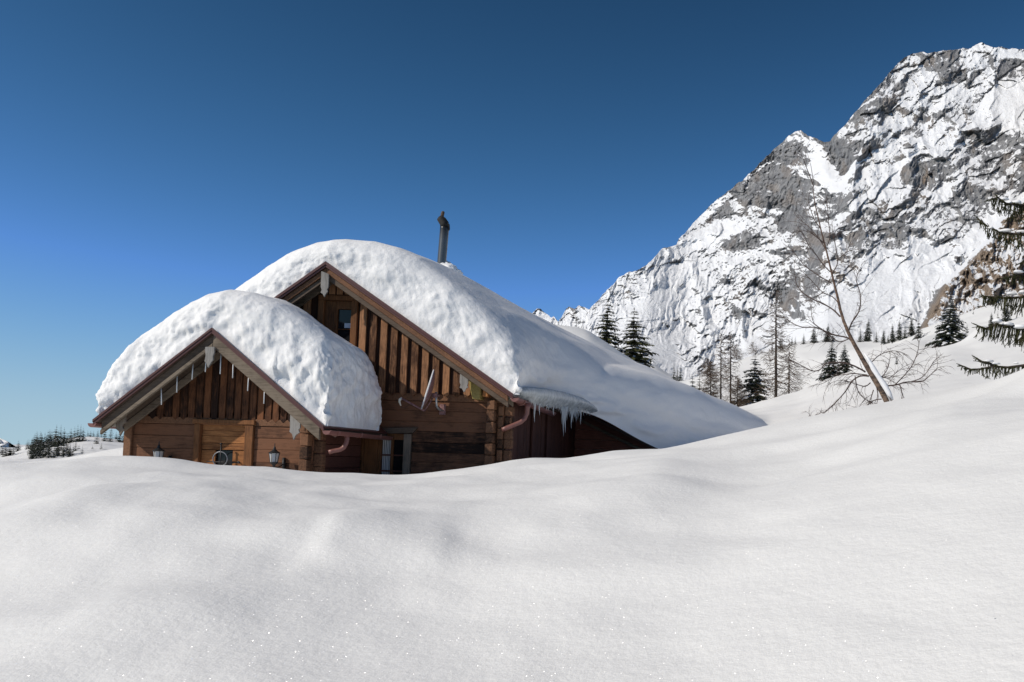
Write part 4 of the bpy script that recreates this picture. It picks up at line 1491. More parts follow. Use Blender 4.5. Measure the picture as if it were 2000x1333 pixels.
def snow_slab(name, Xl, Xr, Y0, Y1, zr, ztop, bl, br, bf, Rl, Rr, Rf, label, lumps=1.0, nU=150, nV=170, ne=46, clampx=None, rag=None, Rb=.8):
    """heap of snow over a roof: Xl/Xr(Y) edges, zr(X, Y) roof, ztop(X, Y) upper surface, b* bulge over the edge, R* rounding"""
    e = np.linspace(0, 1, ne)
    off = lambda B, Rr_: B * 3.2 * e * (1 - e) ** 1.3 - Rr_ * e ** 2.4
    hf = np.sin(e * math.pi / 2) ** .85
    Y = []
    hv = []
    for o_, h_2 in zip(off(bf, Rf), hf):
        Y.append(('f', -o_, h_2))
    ym = np.linspace(Y0 + Rf, Y1 - Rb, nV)[1:-1]
    yv = np.concatenate([Y0 - off(bf, Rf), ym, (Y1 + off(.2, Rb))[::-1]])
    hv = np.concatenate([hf, np.ones(len(ym)), hf[::-1]])
    yc = np.clip(yv, Y0, Y1)
    xl, xr = Xl(yc), Xr(yc)
    u = np.linspace(0, 1, nU)[1:-1]
    Xm = (xl + Rl)[:, None] + ((xr - Rr) - (xl + Rl))[:, None] * u[None]
    Xs = np.concatenate([xl[:, None] - off(bl, Rl)[None], Xm, xr[:, None] + off(br, Rr)[None, ::-1]], 1)
    hu = np.concatenate([hf, np.ones(len(u)), hf[::-1]])
    Yg_ = np.repeat(yv[:, None], Xs.shape[1], 1)
    Xc = np.clip(Xs, xl[:, None], xr[:, None])
    Yc_ = np.clip(Yg_, Y0, Y1)
    zb_ = zr(Xc, Yc_)
    H = hv[:, None] * hu[None]
    Z = zb_ + (ztop(Xs, Yg_) - zb_) * H
    P = np.stack([Xs, Yg_, Z], -1)
    n = normals(P)
    if n[..., 2].mean() < 0:
        n = -n
    steep = np.clip(1.15 - np.abs(n[..., 2]) * 1.1, .05, 1) ** 1.3
    x, y, z = P[..., 0], P[..., 1], P[..., 2]
    face = lumps * (1 - .75 * sstep(sx_ - .2, sx_ + .5, x))
    d = (.075 * fbm(x * 1.1, y * 1.1, z * 1.3, 3) + .02 * (ridged(x * 2.6, y * 2.6, z * 2.6 + 4, 3) - .75) + .022 * fbm(x * 5, y * 5, z * 5, 4, 2.1, .62)) * steep * face
    d += .05 * fbm(x * .5, y * .4, z * .5, 2)
    if rag is not None:
        d += rag(P, H) 
    foot = np.clip(np.minimum(hv[:, None] * np.ones_like(H), hu[None] * np.ones_like(H)) * 6, 0, 1)
    P = P + n * (d * foot)[..., None]
    # dirt-free soft drape: finest crumbs
    n = normals(P)
    if n[..., 2].mean() < 0:
        n = -n
    P = P + n * (.008 * fbm(x * 17, y * 17, z * 17, 2) * steep * foot * face)[..., None]
    o = grid_mesh(name, P[::-1], M_SNOWROOF)
    tag(o, label, "snow")
    return o, P


# --- cabin roof
fz = [(195, 800), (207, 772), (216, 742), (240, 705), (280, 672), (330, 635), (380, 601), (430, 579), (470, 571), (512, 576), (560, 596), (610, 630), (660, 668), (705, 700), (760, 735)]
ft = at([p[0] for p in fz], [p[1] for p in fz], YA + .75)
bz = [(300, 700), (420, 620), (480, 578), (520, 576), (560, 588), (600, 611), (650, 652), (700, 680), (725, 688), (745, 694), (770, 704), (810, 720)]
btp = at([p[0] for p in bz], [p[1] for p in bz], 18.0)


def ztopA(X, Y):
    a = np.interp(X, ft[:, 0], ft[:, 2])
    b = np.interp(X, btp[:, 0], btp[:, 2])
    k = np.clip((Y - (YA + .75)) / (18.0 - YA - .75), 0, 1.3)
    return a + (b - a) * k


def drip(P, H):
    x, y, z = P[..., 0], P[..., 1], P[..., 2]
    return -.10 * sstep(.5, .05, H) * (x > ax_ + 1.2) * (.5 + fbm(y * 2.2, x * 2., z * .6, 3))


VA = np.vectorize(lambda x: zroof(x))
snA, PA = snow_slab("roof_snow", lambda y: np.full_like(y, lx_ + .12), lambda y: np.full_like(y, rx_ - .02), YA + .04, 18.3, lambda X, Y: VA(X), ztopA, .16, .13, .05, .55, .30, .55,
                    "thick bulging snow cap on the small front cabin's roof", 1.4, 110, 70, 44, rag=drip, Rb=.45)

# --- house roof
fz = [(380, 660), (470, 572), (500, 548), (545, 518), (590, 493), (640, 476), (690, 470), (740, 473), (790, 486), (830, 504), (860, 526), (900, 556), (940, 592), (980, 622), (1020, 650), (1060, 690), (1100, 730)]
fm = at([p[0] for p in fz], [p[1] for p in fz], YM + .8)
YBK = 33.0
bz = [(800, 640), (900, 590), (980, 592), (1041, 618), (1100, 645), (1150, 668), (1200, 691), (1280, 728), (1350, 760), (1400, 782), (1450, 803), (1488, 818), (1530, 842), (1580, 890)]
bm_ = at([p[0] for p in bz], [p[1] for p in bz], YBK)


def ztopM(X, Y):
    a = np.interp(X, fm[:, 0], fm[:, 2])
    b = np.interp(X, bm_[:, 0], bm_[:, 2])
    k = np.clip((Y - (YM + .8)) / (YBK - YM - .8), 0, 1.2)
    k = k ** .8
    left_ = X < bm_[0, 0]
    b = np.where(left_, np.minimum(b, a + .4), b)
    return a + (b - a) * k


def zrM(X, Y):
    base_ = np.where(X < mx_, mz_ - (mx_ - X) * slL, mz_ - (X - mx_) * slR)
    base_ = np.where(X > sx_, sz_ - .02 + 0 * X, base_)
    wing = zvr(X) + .01
    w = sstep(22.5, 26.8, Y)
    r_ = np.where(X > sx_ - .4, base_ * (1 - w) + np.minimum(base_, wing) * w, base_)
    return np.where(X > sx_, r_ * (1 - w) + wing * w, r_)


def XrM(y):
    k = np.linspace(17, 37, 400)
    v_ = smooth_cols(np.interp(k, [17, 21.9, 23.5, 25, 27, 29.5, 31.5, 33, 37], [sx_ - .02, sx_ - .02, -4.25, -3.4, -2.2, -.6, .75, 1.5, 2.0]), 41)
    return np.interp(y, k, v_)


def ragM(P, H):
    x, y, z = P[..., 0], P[..., 1], P[..., 2]
    side = sstep(sx_ - .3, sx_ + .3, x)
    lay = np.sin((z * 1.0 + .33 * x + .25 * fbm(x * .6, y * .4, z * .9, 2)) * 9.0)
    return side * (.03 * lay * sstep(.9, .4, H) + .10 * (ridged(x * .9 + z, y * .5, z * 2.2, 3) - .7) * sstep(.55, .12, H) + .09 * fbm(x * .7, y * .3, z * 1.5, 3) * sstep(.95, .4, H))


snM, PMs = snow_slab("roof_snow", lambda y: np.full_like(y, kx_ + .15), XrM, YM + .05, YMB + .3, zrM, ztopM, .15, .30, .06, .6, .9, .8,
                     "long deep snow load on the big house roof sweeping down to the drift", 1.0, 210, 230, 54, rag=ragM)
# snow piled against the chimney
c = A(868, 528, YC + .1)
vs = []
PN = np.linspace(0, math.pi / 1.0, 40)
th, ph = np.meshgrid(np.linspace(0, 2 * math.pi, 60), np.linspace(.02, math.pi * .98, 40))
xx, yy, zz = np.cos(th) * np.sin(ph), np.sin(th) * np.sin(ph), np.cos(ph)
rr_ = 1 + .18 * fbm(xx * 2, yy * 2, zz * 2, 3)
Pl = np.stack([c.x + .1 + .38 * xx * rr_, c.y + .3 * yy * rr_, c.z - .12 + .36 * zz * rr_ * (1 - .25 * xx)], -1)
o = grid_mesh("snow_lump", Pl, M_SNOWROOF)
tag(o, "round lump of snow piled against the foot of the steel chimney", "snow")

# ice under the eave and the icicles hanging from it
EAVE = [(996, 771, 18.6), (1020, 777, 19.0), (1045, 784, 19.6), (1075, 790, 20.6), (1100, 793, 21.6), (1130, 796, 22.6), (1152, 801, 23.4), (1170, 808, 24.0), (1190, 822, 24.3)]
ex, ey, eY = [np.array(v_, float) for v_ in zip(*EAVE)]


def eave_pt(px):
    return A(px, float(np.interp(px, ex, ey)), float(np.interp(px, ex, eY)))


nn = 120
pxs = np.linspace(996, 1156, nn)
Pi = []
rs = np.random.RandomState(3)
jag = np.abs(rs.normal(0, 1, nn)) * .05
for j in range(8):
    rowp = []
    for i, px in enumerate(pxs):
        p = eave_pt(px)
        env = math.sin(math.pi * min(1, max(0, (px - 996) / 160))) ** .5
        top = .30 * env + .03
        k = j / 7.0
        rowp.append((p.x + .10 * k + .12 * math.sin(k * 3), p.y - .05 - .05 * math.sin(k * math.pi), p.z + (top + jag[i] * 0) * k - (1 - k) * jag[i]))
    Pi.append(rowp)
Pi = np.array(Pi)
Pi[..., 1] += .03 * pn(Pi[..., 0] * 3, Pi[..., 1] * 3, Pi[..., 2] * 3)
Pi2 = Pi[::-1].copy()
Pi2[..., 0] -= .05
Pi2[..., 1] += .06
o = grid_mesh("eave_ice", np.concatenate([Pi, Pi2], 0), M_ICEBAND)
tag(o, "grey band of ice under the snow along the house's side eave", "ice")
ICI = [(1044, 790, 826), (1053.5, 790, 812), (1057, 791, 796), (1062, 792, 797), (1068, 793, 801), (1072, 793, 803), (1077, 794, 799), (1081, 795, 812), (1087, 795, 800), (1092, 795, 803),
       (1095.5, 796, 808), (1098, 796, 830), (1100.5, 797, 853), (1104, 797, 846), (1107, 797, 822), (1109, 797, 812), (1113, 798, 815), (1116, 798, 838), (1119, 798, 824), (1122, 799, 816),
       (1125, 799, 826), (1128.5, 800, 819), (1131, 800, 810), (1134, 801, 830), (1140, 802, 812), (1028, 781, 790), (1034, 783, 790), (1021, 778, 787), (1146, 804, 812), (1152, 806, 813)]
for i, (px, y0, y1) in enumerate(ICI):
    Y = float(np.interp(px, ex, eY)) - .06
    p0, p1 = A(px, y0 - 4, Y), A(px, y1, Y)
    L_ = (p0 - p1).length
    r0 = .012 + .035 * min(1, L_ / .8)
    mb = MB()
    pts = [p0 + (p1 - p0) * k / 6 + Vector((.006 * math.sin(i + k * 1.3), 0, 0)) for k in range(7)]
    mb.tube(pts, [r0 * (1 - (k / 6) ** .8) + .0025 for k in range(7)], 7)
    o = mb.build("icicle", M_ICE, None, True)
    lab = {1044: "long single icicle at the gutter end of the house eave", 1100.5: "longest icicle under the house eave, in the middle of the thick cluster", 1104: "second longest icicle under the house eave, right beside the longest",
           1116: "long icicle right of the thick icicle cluster under the house eave", 1134: "long thin icicle near the right end of the eave row", 1053.5: "medium icicle just right of the single one by the gutter end"}.get(
        px, "medium-length icicle in the row under the house eave" if y1 - y0 > 17 else "short thin icicle in the row under the house eave")
    tag(o, lab, "icicle", "icicles under the house eave")

# =================================================================== trees
def needle_material(name, c0, c1):
    m, nt, b = new_mat(name)
    g = N(nt, "ShaderNodeNewGeometry")
    nt.links.new(ramp(nt, g.outputs["Random Per Island"], [(0, c0), (1, c1)]), b.inputs["Base Color"])
    b.inputs["Roughness"].default_value = .7
    b.inputs["Specular IOR Level"].default_value = .2
    return m


M_NEEDLE = needle_material("spruce_needles", (.016, .022, .016), (.05, .058, .038))
M_NEEDLE2 = needle_material("spruce_needles_olive", (.022, .026, .010), (.085, .085, .035))
M_BARK = plain("spruce_bark", (.05, .038, .03), .9, 0, .35, 8, .3)
M_LARCH = plain("larch_bark", (.032, .023, .018), .9, 0, .35, 8, .3)
M_LTWIG = needle_material("larch_twigs", (.05, .035, .025), (.15, .105, .075))
M_TREESNOW = snow_material("snow_on_branches", None, .1, (.80, .81, .83))


def tri_strip(V, F, p, d, side, w, drop, n=3):
    """a flat spray of needles: pointed leaf from p along d"""
    i = len(V)
    mid = p + d * .5
    V += [p, mid + side * w + Vector((0, 0, -drop * .3)), p + d + Vector((0, 0, -drop)), mid - side * w + Vector((0, 0, -drop * .3))]
    F.append((i, i + 1, i + 2, i + 3))


def spruce_meshes(h, r, seed, whorls, per, sprays, snow_amt, bare=.05, gap=.15, fat=1.0):
    rnd = random.Random(seed)
    V, F, SV, SF = [], [], [], []
    for w in range(whorls):
        t = (w + rnd.uniform(-.3, .3)) / whorls
        t = min(max(t, 0), 1)
        z = h * (bare + (1 - bare) * t) 
        L0 = r * ((1 - t) ** .85 + .05) * rnd.uniform(.75, 1.12)
        a0 = rnd.uniform(0, 6.28)
        n_ = max(3, int(per * (1 - .4 * t)))
        for k in range(n_):
            if rnd.random() < gap * .6:
                continue
            a = a0 + 6.283 * k / n_ + rnd.uniform(-.35, .35)
            L = L0 * rnd.uniform(.65, 1.15)
            out = Vector((math.cos(a), math.sin(a), 0))
            sd = Vector((-math.sin(a), math.cos(a), 0))
            up0 = .28 * (t - .35)
            for s in range(sprays):
                f = (s + .3) / sprays
                p = out * (L * f) + Vector((0, 0, z + L * (up0 * f - .38 * f * f + .12 * f ** 4)))
                for sg in (-1, 1):
                    ang = rnd.uniform(.35, 1.0) * sg
                    d = (out * math.cos(ang) + sd * math.sin(ang)) * (L * rnd.uniform(.24, .40) * (1.1 - .5 * f))
                    d.z -= abs(d.length) * rnd.uniform(.1, .55)
                    tri_strip(V, F, p, d, Vector((0, 0, 1)).cross(d).normalized(), d.length * rnd.uniform(.26, .42) * fat, d.length * rnd.uniform(.1, .5))
                if rnd.random() < .8:
                    d = Vector((out.x * .2, out.y * .2, -1)) * (L * rnd.uniform(.10, .24))
                    tri_strip(V, F, p, d, sd, d.length * .3, 0)
                if rnd.random() < snow_amt * (1.1 - .3 * f):
                    ww = L * rnd.uniform(.07, .15)
                    i = len(SV)
                    q = p + Vector((0, 0, L * .035 + .01))
                    e1, e2 = out * ww * 1.25, sd * ww
                    top = Vector((0, 0, ww * .42))
                    SV += [q - e1, q - e2 * .9, q + e1 + Vector((0, 0, -ww * .4)), q + e2, q + top]
                    SF += [(i, i + 1, i + 4), (i + 1, i + 2, i + 4), (i + 2, i + 3, i + 4), (i + 3, i, i + 4)]
    d = Vector((0, 0, h * .05))
    for k in range(3):
        tri_strip(V, F, Vector((0, 0, h * .96)), d, Vector((math.cos(k * 2.1), math.sin(k * 2.1), 0)), h * .006, 0)
    return V, F, SV, SF


def local_mesh(name, V, F, mat, smooth=False):
    me = bpy.data.meshes.new(name)
    me.from_pydata([tuple(v) for v in V], [], F)
    me.materials.append(mat)
    if smooth:
        me.polygons.foreach_set("use_smooth", np.ones(len(me.polygons), bool))
    return me


def trunk_mesh(name, h, r, mat, n=7):
    mb = MB()
    mb.tube([(0, 0, -.6), (0, 0, h * .3), (.01 * h, 0, h * .7), (0, 0, h * .985)], [r * 1.15, r * .8, r * .4, r * .06], n)
    return local_mesh(name, mb.v, mb.f, mat, True)


PROTO = {}


def proto(kind):
    if kind in PROTO:
        return PROTO[kind]
    H = 10.0
    spec = {  # r, seed, whorls, per, sprays, snow, gap, needle
        'tall': (3.1, 1, 24, 9, 7, .6, .16, M_NEEDLE2), 'tall2': (3.1, 2, 23, 9, 7, .6, .18, M_NEEDLE2),
        'laden': (3.5, 3, 19, 8, 6, .75, .2, M_NEEDLE), 'dense': (2.9, 4, 24, 9, 6, .40, .08, M_NEEDLE), 'big': (3.6, 5, 25, 11, 7, .55, .03, M_NEEDLE),
        'pair': (3.2, 14, 24, 10, 6, .5, .05, M_NEEDLE),
        'slim': (2.0, 6, 18, 7, 4, .32, .12, M_NEEDLE), 'small': (2.4, 7, 14, 7, 4, .35, .1, M_NEEDLE), 'broad': (3.4, 8, 13, 8, 4, .35, .08, M_NEEDLE),
        'far': (2.4, 9, 13, 8, 3, .12, .05, M_NEEDLE), 'far2': (1.9, 10, 13, 8, 3, .10, .05, M_NEEDLE), 'far3': (3.0, 11, 12, 9, 3, .2, .05, M_NEEDLE), 'farladen': (3.0, 12, 10, 7, 4, .8, .1, M_NEEDLE)}[kind]
    r, seed, wh, per, sp, sn, gap, mat = spec
    V, F, SV, SF = spruce_meshes(H, r, seed, wh, per, sp, sn, .06, gap, 2.0 if kind.startswith('far') else 1.0)
    d = {'trunk': trunk_mesh("trunk", H, .16 if not kind.startswith('far') else .09, M_BARK), 'crown': local_mesh("crown", V, F, mat)}
    if SV:
        d['snow'] = local_mesh("branch_snow", SV, SF, M_TREESNOW)
    PROTO[kind] = d
    return d


def stand(px, pyb, Y):
    """distance near Y at which the snow in this column shows at pixel row pyb"""
    best = (1e9, Y)
    for q in np.linspace(.80 * Y, 1.12 * Y, 60):
        g = ground_z(px, q)
        e = abs(float(proj(np.array(g))[1]) - pyb) + 12 * abs(q / Y - 1)
        best = min(best, (e, q))
    return best[1]


def spruce(px, pyb, pyt, Y, kind, label, group=None, cat="spruce", name="spruce_tree", wide=1.0, snow=True, grow=1.0):
    """spruce standing on the snow in pixel column px; its foot shows (or hides) at pyb and its tip at pyt"""
    Y = stand(px, pyb, Y)
    g = ground_z(px, Y)
    tpt = A(px, pyt, Y)
    b = Vector((tpt.x, Y, min(g.z, A(px, pyb, Y).z + 3.0)))
    h = (tpt.z - b.z) * grow
    o = thing(name, label, cat, b, group)
    s = h / 10.0
    o.scale = (s * wide, s * wide, s)
    rnd = random.Random(int(px * 13 + pyt))
    o.rotation_euler = (rnd.uniform(-.02, .02), rnd.uniform(-.02, .02), rnd.uniform(0, 6.28))
    d = proto(kind)
    for k in ('trunk', 'crown', 'snow'):
        if k in d and (snow or k != 'snow'):
            c = bpy.data.objects.new({'trunk': 'trunk', 'crown': 'crown', 'snow': 'branch_snow'}[k], d[k])
            link(c, o)
    return o


# near the long roof
spruce(1187, 745, 584, 75, 'tall', "tall spruce with sparse snowy branches rising just behind the long roof, left of its twin", "tall spruces behind the long roof", wide=1.25)
spruce(1241, 770, 602, 72, 'tall2', "slightly shorter right twin of the tall spruces behind the long roof", "tall spruces behind the long roof", wide=1.35)
spruce(1126.5, 660, 620, 90, 'slim', "small spruce tip poking over the snow mound left of the tall twins", wide=1.3)
spruce(1317, 740, 711, 240, 'small', "left one of three small dark spruces on the valley floor beyond the roof", "three small spruces on the valley floor")
spruce(1323.5, 741, 716, 243, 'slim', "middle and thinnest of three small dark spruces on the valley floor beyond the roof", "three small spruces on the valley floor", wide=1.2)
spruce(1329.5, 742, 710, 238, 'small', "right one of three small dark spruces on the valley floor beyond the roof", "three small spruces on the valley floor")
spruce(1353, 757, 727, 120, 'broad', "low broad bushy spruce just above the sloping roof snow, left of its pointed neighbour", "bushy trees above the roof snow")
spruce(1367, 765, 728, 118, 'small', "low pointed spruce just above the sloping roof snow beside the bushy larches", "bushy trees above the roof snow", wide=1.3)
spruce(1476, 797, 691, 105, 'laden', "broad snow-laden spruce at the foot of the tall dark larch", wide=1.35)
spruce(1624, 739, 664, 108, 'pair', "left taller spruce of the dark pair behind the leaning birch", "spruce pair behind the birch")
spruce(1650, 731, 671, 107, 'pair', "right shorter spruce of the dark pair, half behind the birch trunk", "spruce pair behind the birch", wide=1.05)
spruce(1525, 679, 655, 215, 'broad', "short ragged spruce on the ridge just right of the tallest larch", "spruces along the middle ridge", wide=.9)
spruce(1547, 674, 655, 216, 'slim', "narrow small spruce on the ridge, left of two close together", "spruces along the middle ridge")
spruce(1553.5, 673, 657, 216, 'slim', "narrow small spruce on the ridge, right of two close together", "spruces along the middle ridge")
spruce(1570, 672, 650, 214, 'broad', "wide low spruce clump on the middle ridge between two slimmer groups", "spruces along the middle ridge", wide=.8)
spruce(1590, 670, 638, 213, 'dense', "pointed spruce on the middle ridge left of the birch trunk", "spruces along the middle ridge")
spruce(1617, 668, 632, 212, 'dense', "tall dark spruce on the middle ridge close to the birch's left branches", "spruces along the middle ridge")
spruce(1627, 668, 640, 214, 'broad', "round dark spruce on the middle ridge touching the birch trunk", "spruces along the middle ridge", wide=.8)
spruce(1681, 668, 640, 212, 'slim', "slim spruce right of the birch, left of the tallest in its trio", "spruce trio right of the birch", wide=1.3)
spruce(1696, 668, 621, 210, 'dense', "tallest spruce of the trio on the ridge right of the birch", "spruce trio right of the birch", wide=.85)
spruce(1712, 669, 645, 212, 'slim', "smallest spruce of the trio on the ridge right of the birch", "spruce trio right of the birch", wide=1.3)
ROWR = [(1726, 672, 642, 'dense', "leftmost spruce of the row climbing the slope to the rock foot", .8), (1735, 670, 652, 'broad', "low bushy spruce second from the left in the row climbing to the rock foot", .8),
        (1744, 668, 631, 'dense', "pointed spruce third from the left in the row climbing to the rock foot", .8), (1757, 664, 623, 'dense', "tall spruce in the middle of the row climbing to the rock foot", .8),
        (1768, 660, 634, 'broad', "bushy spruce just right of the middle of the row climbing to the rock foot", .8), (1781, 654, 616, 'dense', "tall spruce second from the right in the row climbing to the rock foot", .85),
        (1795, 660, 620, 'broad', "stout dark spruce at the upper right end of the row, standing slightly forward", .95)]
for px, pb, pt, kd, lb, wd in ROWR:
    spruce(px, pb, pt, 175 - (px - 1726) * .3, kd, lb, "row of spruces climbing to the rock foot", wide=wd)
spruce(1857, 676, 578, 108, 'big', "largest and densest snow-dusted spruce, alone on the right slope", wide=1.08)
spruce(1889, 656, 632, 112, 'broad', "small olive spruce beside the largest spruce's right foot", wide=.8)
spruce(1911, 618, 588, 200, 'broad', "round dark bush-like spruce below the tan cliff", wide=1.0)
spruce(1901, 617, 606, 200, 'small', "tiny spruce between the largest spruce and the round one below the cliff")
spruce(1937, 637, 610, 118, 'dense', "left one of two small spruces behind the overhanging branches at the right edge", "two small spruces behind the right-edge branches")
spruce(1949, 634, 606, 119, 'small', "right one of two small spruces behind the overhanging branches at the right edge", "two small spruces behind the right-edge branches")
spruce(1966, 628, 585, 117, 'dense', "dark spruce half hidden by the overhanging branches at the right edge")
spruce(1751.5, 711, 696, 66, 'broad', "tiny dark fir sapling poking out of the open snow right of the birch", cat="sapling", wide=.8)

# bare larches
def larch(px, pyb, pyt, Y, seed, spread, start, label, group=None, density=1.0, droop=.3, bushy=0.0):
    rnd = random.Random(seed)
    b, tpt = A(px, pyb, Y), A(px, pyt, Y)
    h = tpt.z - b.z
    root = thing("larch_tree", label, "larch", b, group)
    mb = MB()
    lean = tpt.x - b.x
    mb.tube([b + Vector((0, 0, -.6)), b + Vector((lean * .3, 0, h * .3)), b + Vector((lean * .65, 0, h * .65)), tpt], [h * .0145, h * .0115, h * .007, h * .0015], 7)
    mb.build("trunk", M_LARCH, root, True)
    mb = MB()
    nb = int(115 * density)
    for i in range(nb):
        t = start + (1 - start) * (i + rnd.random()) / nb
        p = b + Vector((lean * t, 0, h * t))
        a = rnd.uniform(0, 6.283)
        L = spread * ((1 - t) ** .7 + .12) * rnd.uniform(.45, 1.1)
        o = Vector((math.cos(a), math.sin(a), 0))
        pts = [p + o * (L * f) + Vector((0, 0, L * (-droop * f * (1.6 - f) + .28 * f ** 3))) for f in (0, .3, .62, 1)]
        r0 = h * .0022 + .010
        mb.tube(pts, [r0, r0 * .8, r0 * .55, r0 * .3], 3, False)
        for k in range(int(9 + bushy * 8)):
            f = rnd.uniform(.2, 1)
            q = p + o * (L * f) + Vector((0, 0, L * (-droop * f * (1.6 - f) + .28 * f ** 3)))
            a2 = a + rnd.uniform(-1.3, 1.3)
            l2 = L * rnd.uniform(.12, .32)
            o2 = Vector((math.cos(a2), math.sin(a2), rnd.uniform(-.9, .15)))
            mb.tube([q, q + o2 * l2 * .6, q + o2 * l2 + Vector((0, 0, -l2 * .15))], [r0 * .5, r0 * .4, r0 * .25], 3, False)
    mb.build("crown", M_LTWIG, root)
    return root


larch(1515.5, 790, 566, 104, 11, 3.2, .12, "tallest bare larch with a straight dark trunk, left of the leaning birch", density=1.15)
larch(1541, 776, 662, 103, 12, 3.4, .05, "shorter bare larch with long drooping branches right of the tallest larch", density=.9, droop=.55)
larch(1408, 775, 652, 112, 13, 1.9, .25, "left of two thin bare larches standing above the roof snow", "two thin larches above the roof snow", density=.9)
larch(1427, 790, 652, 108, 14, 2.2, .2, "right and darker of two thin bare larches standing above the roof snow", "two thin larches above the roof snow", density=1.0)
larch(1388, 790, 705, 114, 15, 2.0, .04, "bushy brown larch left of the two thin larches above the roof snow", density=2.0, bushy=1)
larch(1440, 800, 735, 106, 16, 1.8, .04, "low bushy larch between the thin larches and the snow-laden spruce", density=1.8, bushy=1)
larch(1382, 735, 700, 160, 17, 2.2, .04, "dark low tree at the cliff foot behind the bushy brown larch", density=1.2, bushy=1)
larch(1438, 700, 676, 235, 18, 3.4, .02, "round grey leafless bush on the upper slope behind the thin larches", density=1.0, bushy=1)
larch(1471, 690, 668, 232, 19, 2.6, .02, "lone grey leafless bush on the upper snow slope left of the tallest larch", density=.8, bushy=1)
larch(1508, 692, 640, 225, 20, 1.8, .1, "thin distant larch on the ridge just left of the tallest larch's trunk", density=.5)
larch(1528, 690, 645, 222, 21, 1.5, .1, "thin distant larch on the ridge just right of the tallest larch's trunk", density=.5)

# trees on the hill across the valley, left
HILL = [
    # (px, base, top, Y, kind, wide)
    (4, 898, 880, 500, 'far3', 1), (12, 899, 875, 500, 'far', 1), (22, 893, 871, 500, 'far3', .9), (28, 894, 877, 500, 'far', 1), (36, 880, 866, 505, 'far3', 1),
]
lab_a = "dark spruce on the slope at the far left edge below the pale mountain"
HILL = [(5, 889, 874, 'far3', 1.1, lab_a), (12, 890, 871, 'far', 1.2, lab_a), (20, 888, 870, 'far3', 1, lab_a), (27, 886, 873, 'far', 1.2, lab_a)]
SINGLE = [(36, 880, 865, 'far3', 1.0, "lone broad spruce on the skyline between the left-edge trees and the first close trio"),
          (110, 866, 839.5, 'far3', .9, "stoutest and tallest tree on the hill skyline left of the cabin"),
          (152, 862, 838, 'far', 1.0, "tall tree on the skyline near the hill's top, in the second dense clump"),
          (206, 860, 836, 'far2', 1.1, "tall narrow spruce on the hill skyline close to the cabin's eave"),
          (217, 861, 837, 'far2', .9, "thin tall tree on the skyline right beside the one near the cabin's eave"),
          (118, 902, 876, 'farladen', 1.0, "snow-laden bushy spruce low on the hill, left of the other snow-laden one"),
          (154, 899, 872, 'farladen', .9, "snow-laden spruce low on the hill, right of the other snow-laden one"),
          (181, 893, 873, 'far3', 1.1, "dark triangular spruce standing alone low on the shaded hillside"),
          (198, 890, 868, 'far2', 1.2, "thin grey larch-like tree alone low on the shaded hillside near the cabin"),
          (190, 866, 846, 'far2', 1.1, "thin tree standing in front of the hill crest on the shaded snow")]
TRIO = [(53, 876, 864, 'far2', 1.3), (57, 876, 863, 'far2', 1.3), (62, 875, 862, 'far2', 1.3)]
CL1 = [(68, 878, 864, 'far', 1), (74, 880, 862, 'far3', .9), (81, 876, 853, 'far2', 1.2), (88, 872, 852, 'far3', .9), (93, 869, 849, 'far', 1.1), (101, 868, 848, 'far3', 1), (119, 866, 840, 'far2', 1.3), (126, 865, 843, 'far3', .9)]
CL2 = [(132, 864, 850, 'far3', .9), (139, 863, 843, 'far3', .9), (146, 862, 841, 'far', 1), (157, 861, 838, 'far2', 1.2), (163, 860, 841, 'far3', .8)]
CL3 = [(172, 857, 845, 'far', 1.2), (177, 856, 845, 'far3', .9), (183, 856, 845, 'far', 1.2), (192, 857, 845, 'far2', 1.2), (198, 857, 846, 'far2', 1.2), (227, 861, 848, 'far3', 1), (234, 862, 846, 'far3', 1), (242, 863, 845, 'far', 1)]
SLOPE = [(72, 890, 868, 'far', .9), (78, 892, 866, 'far2', 1.1), (84, 888, 864, 'far2', 1.1), (62, 904, 888, 'far2', 1.2), (66, 903, 884, 'far', 1), (72, 904, 882, 'far2', 1.2), (79, 903, 880, 'far2', 1.2), (85, 900, 876, 'far', .9), (90, 897, 873, 'far2', 1.2), (96, 902, 879, 'far2', 1.2),
         (101, 898, 872, 'far2', 1.1), (107, 901, 877, 'far2', 1.2), (112, 893, 868, 'far2', 1), (124, 893, 868, 'far2', 1.1), (131, 888, 862, 'far2', 1.2), (137, 895, 870, 'far2', 1.1), (143, 892, 872, 'far', .9), (161, 896, 876, 'far2', 1.1), (148, 880, 864, 'far2', 1.2), (113, 880, 858, 'far2', 1), (121, 879, 855, 'far2', 1)]
rh = random.Random(404)
for k_ in range(16):
    x_ = rh.uniform(66, 128)
    CL1.append((x_, 879 - (x_ - 66) * .2 + rh.uniform(-1, 3), 857 - (x_ - 66) * .17 + rh.uniform(-4, 4), rh.choice(['far', 'far3', 'far2']), 1))
for k_ in range(26):
    x_ = rh.uniform(62, 140)
    b_ = rh.uniform(882, 903)
    SLOPE.append((x_, b_, b_ - rh.uniform(17, 25), rh.choice(['far', 'far2', 'far2']), 1))
for L_, lb, gr in ((HILL, None, "trees at the far left edge"), (SINGLE, None, None)):
    for px, pb, pt, kd, wd, l2 in L_:
        spruce(px, pb + 2, pt, 505, kd, l2, gr, "tree", wide=wd * 1.12, grow=1.34)
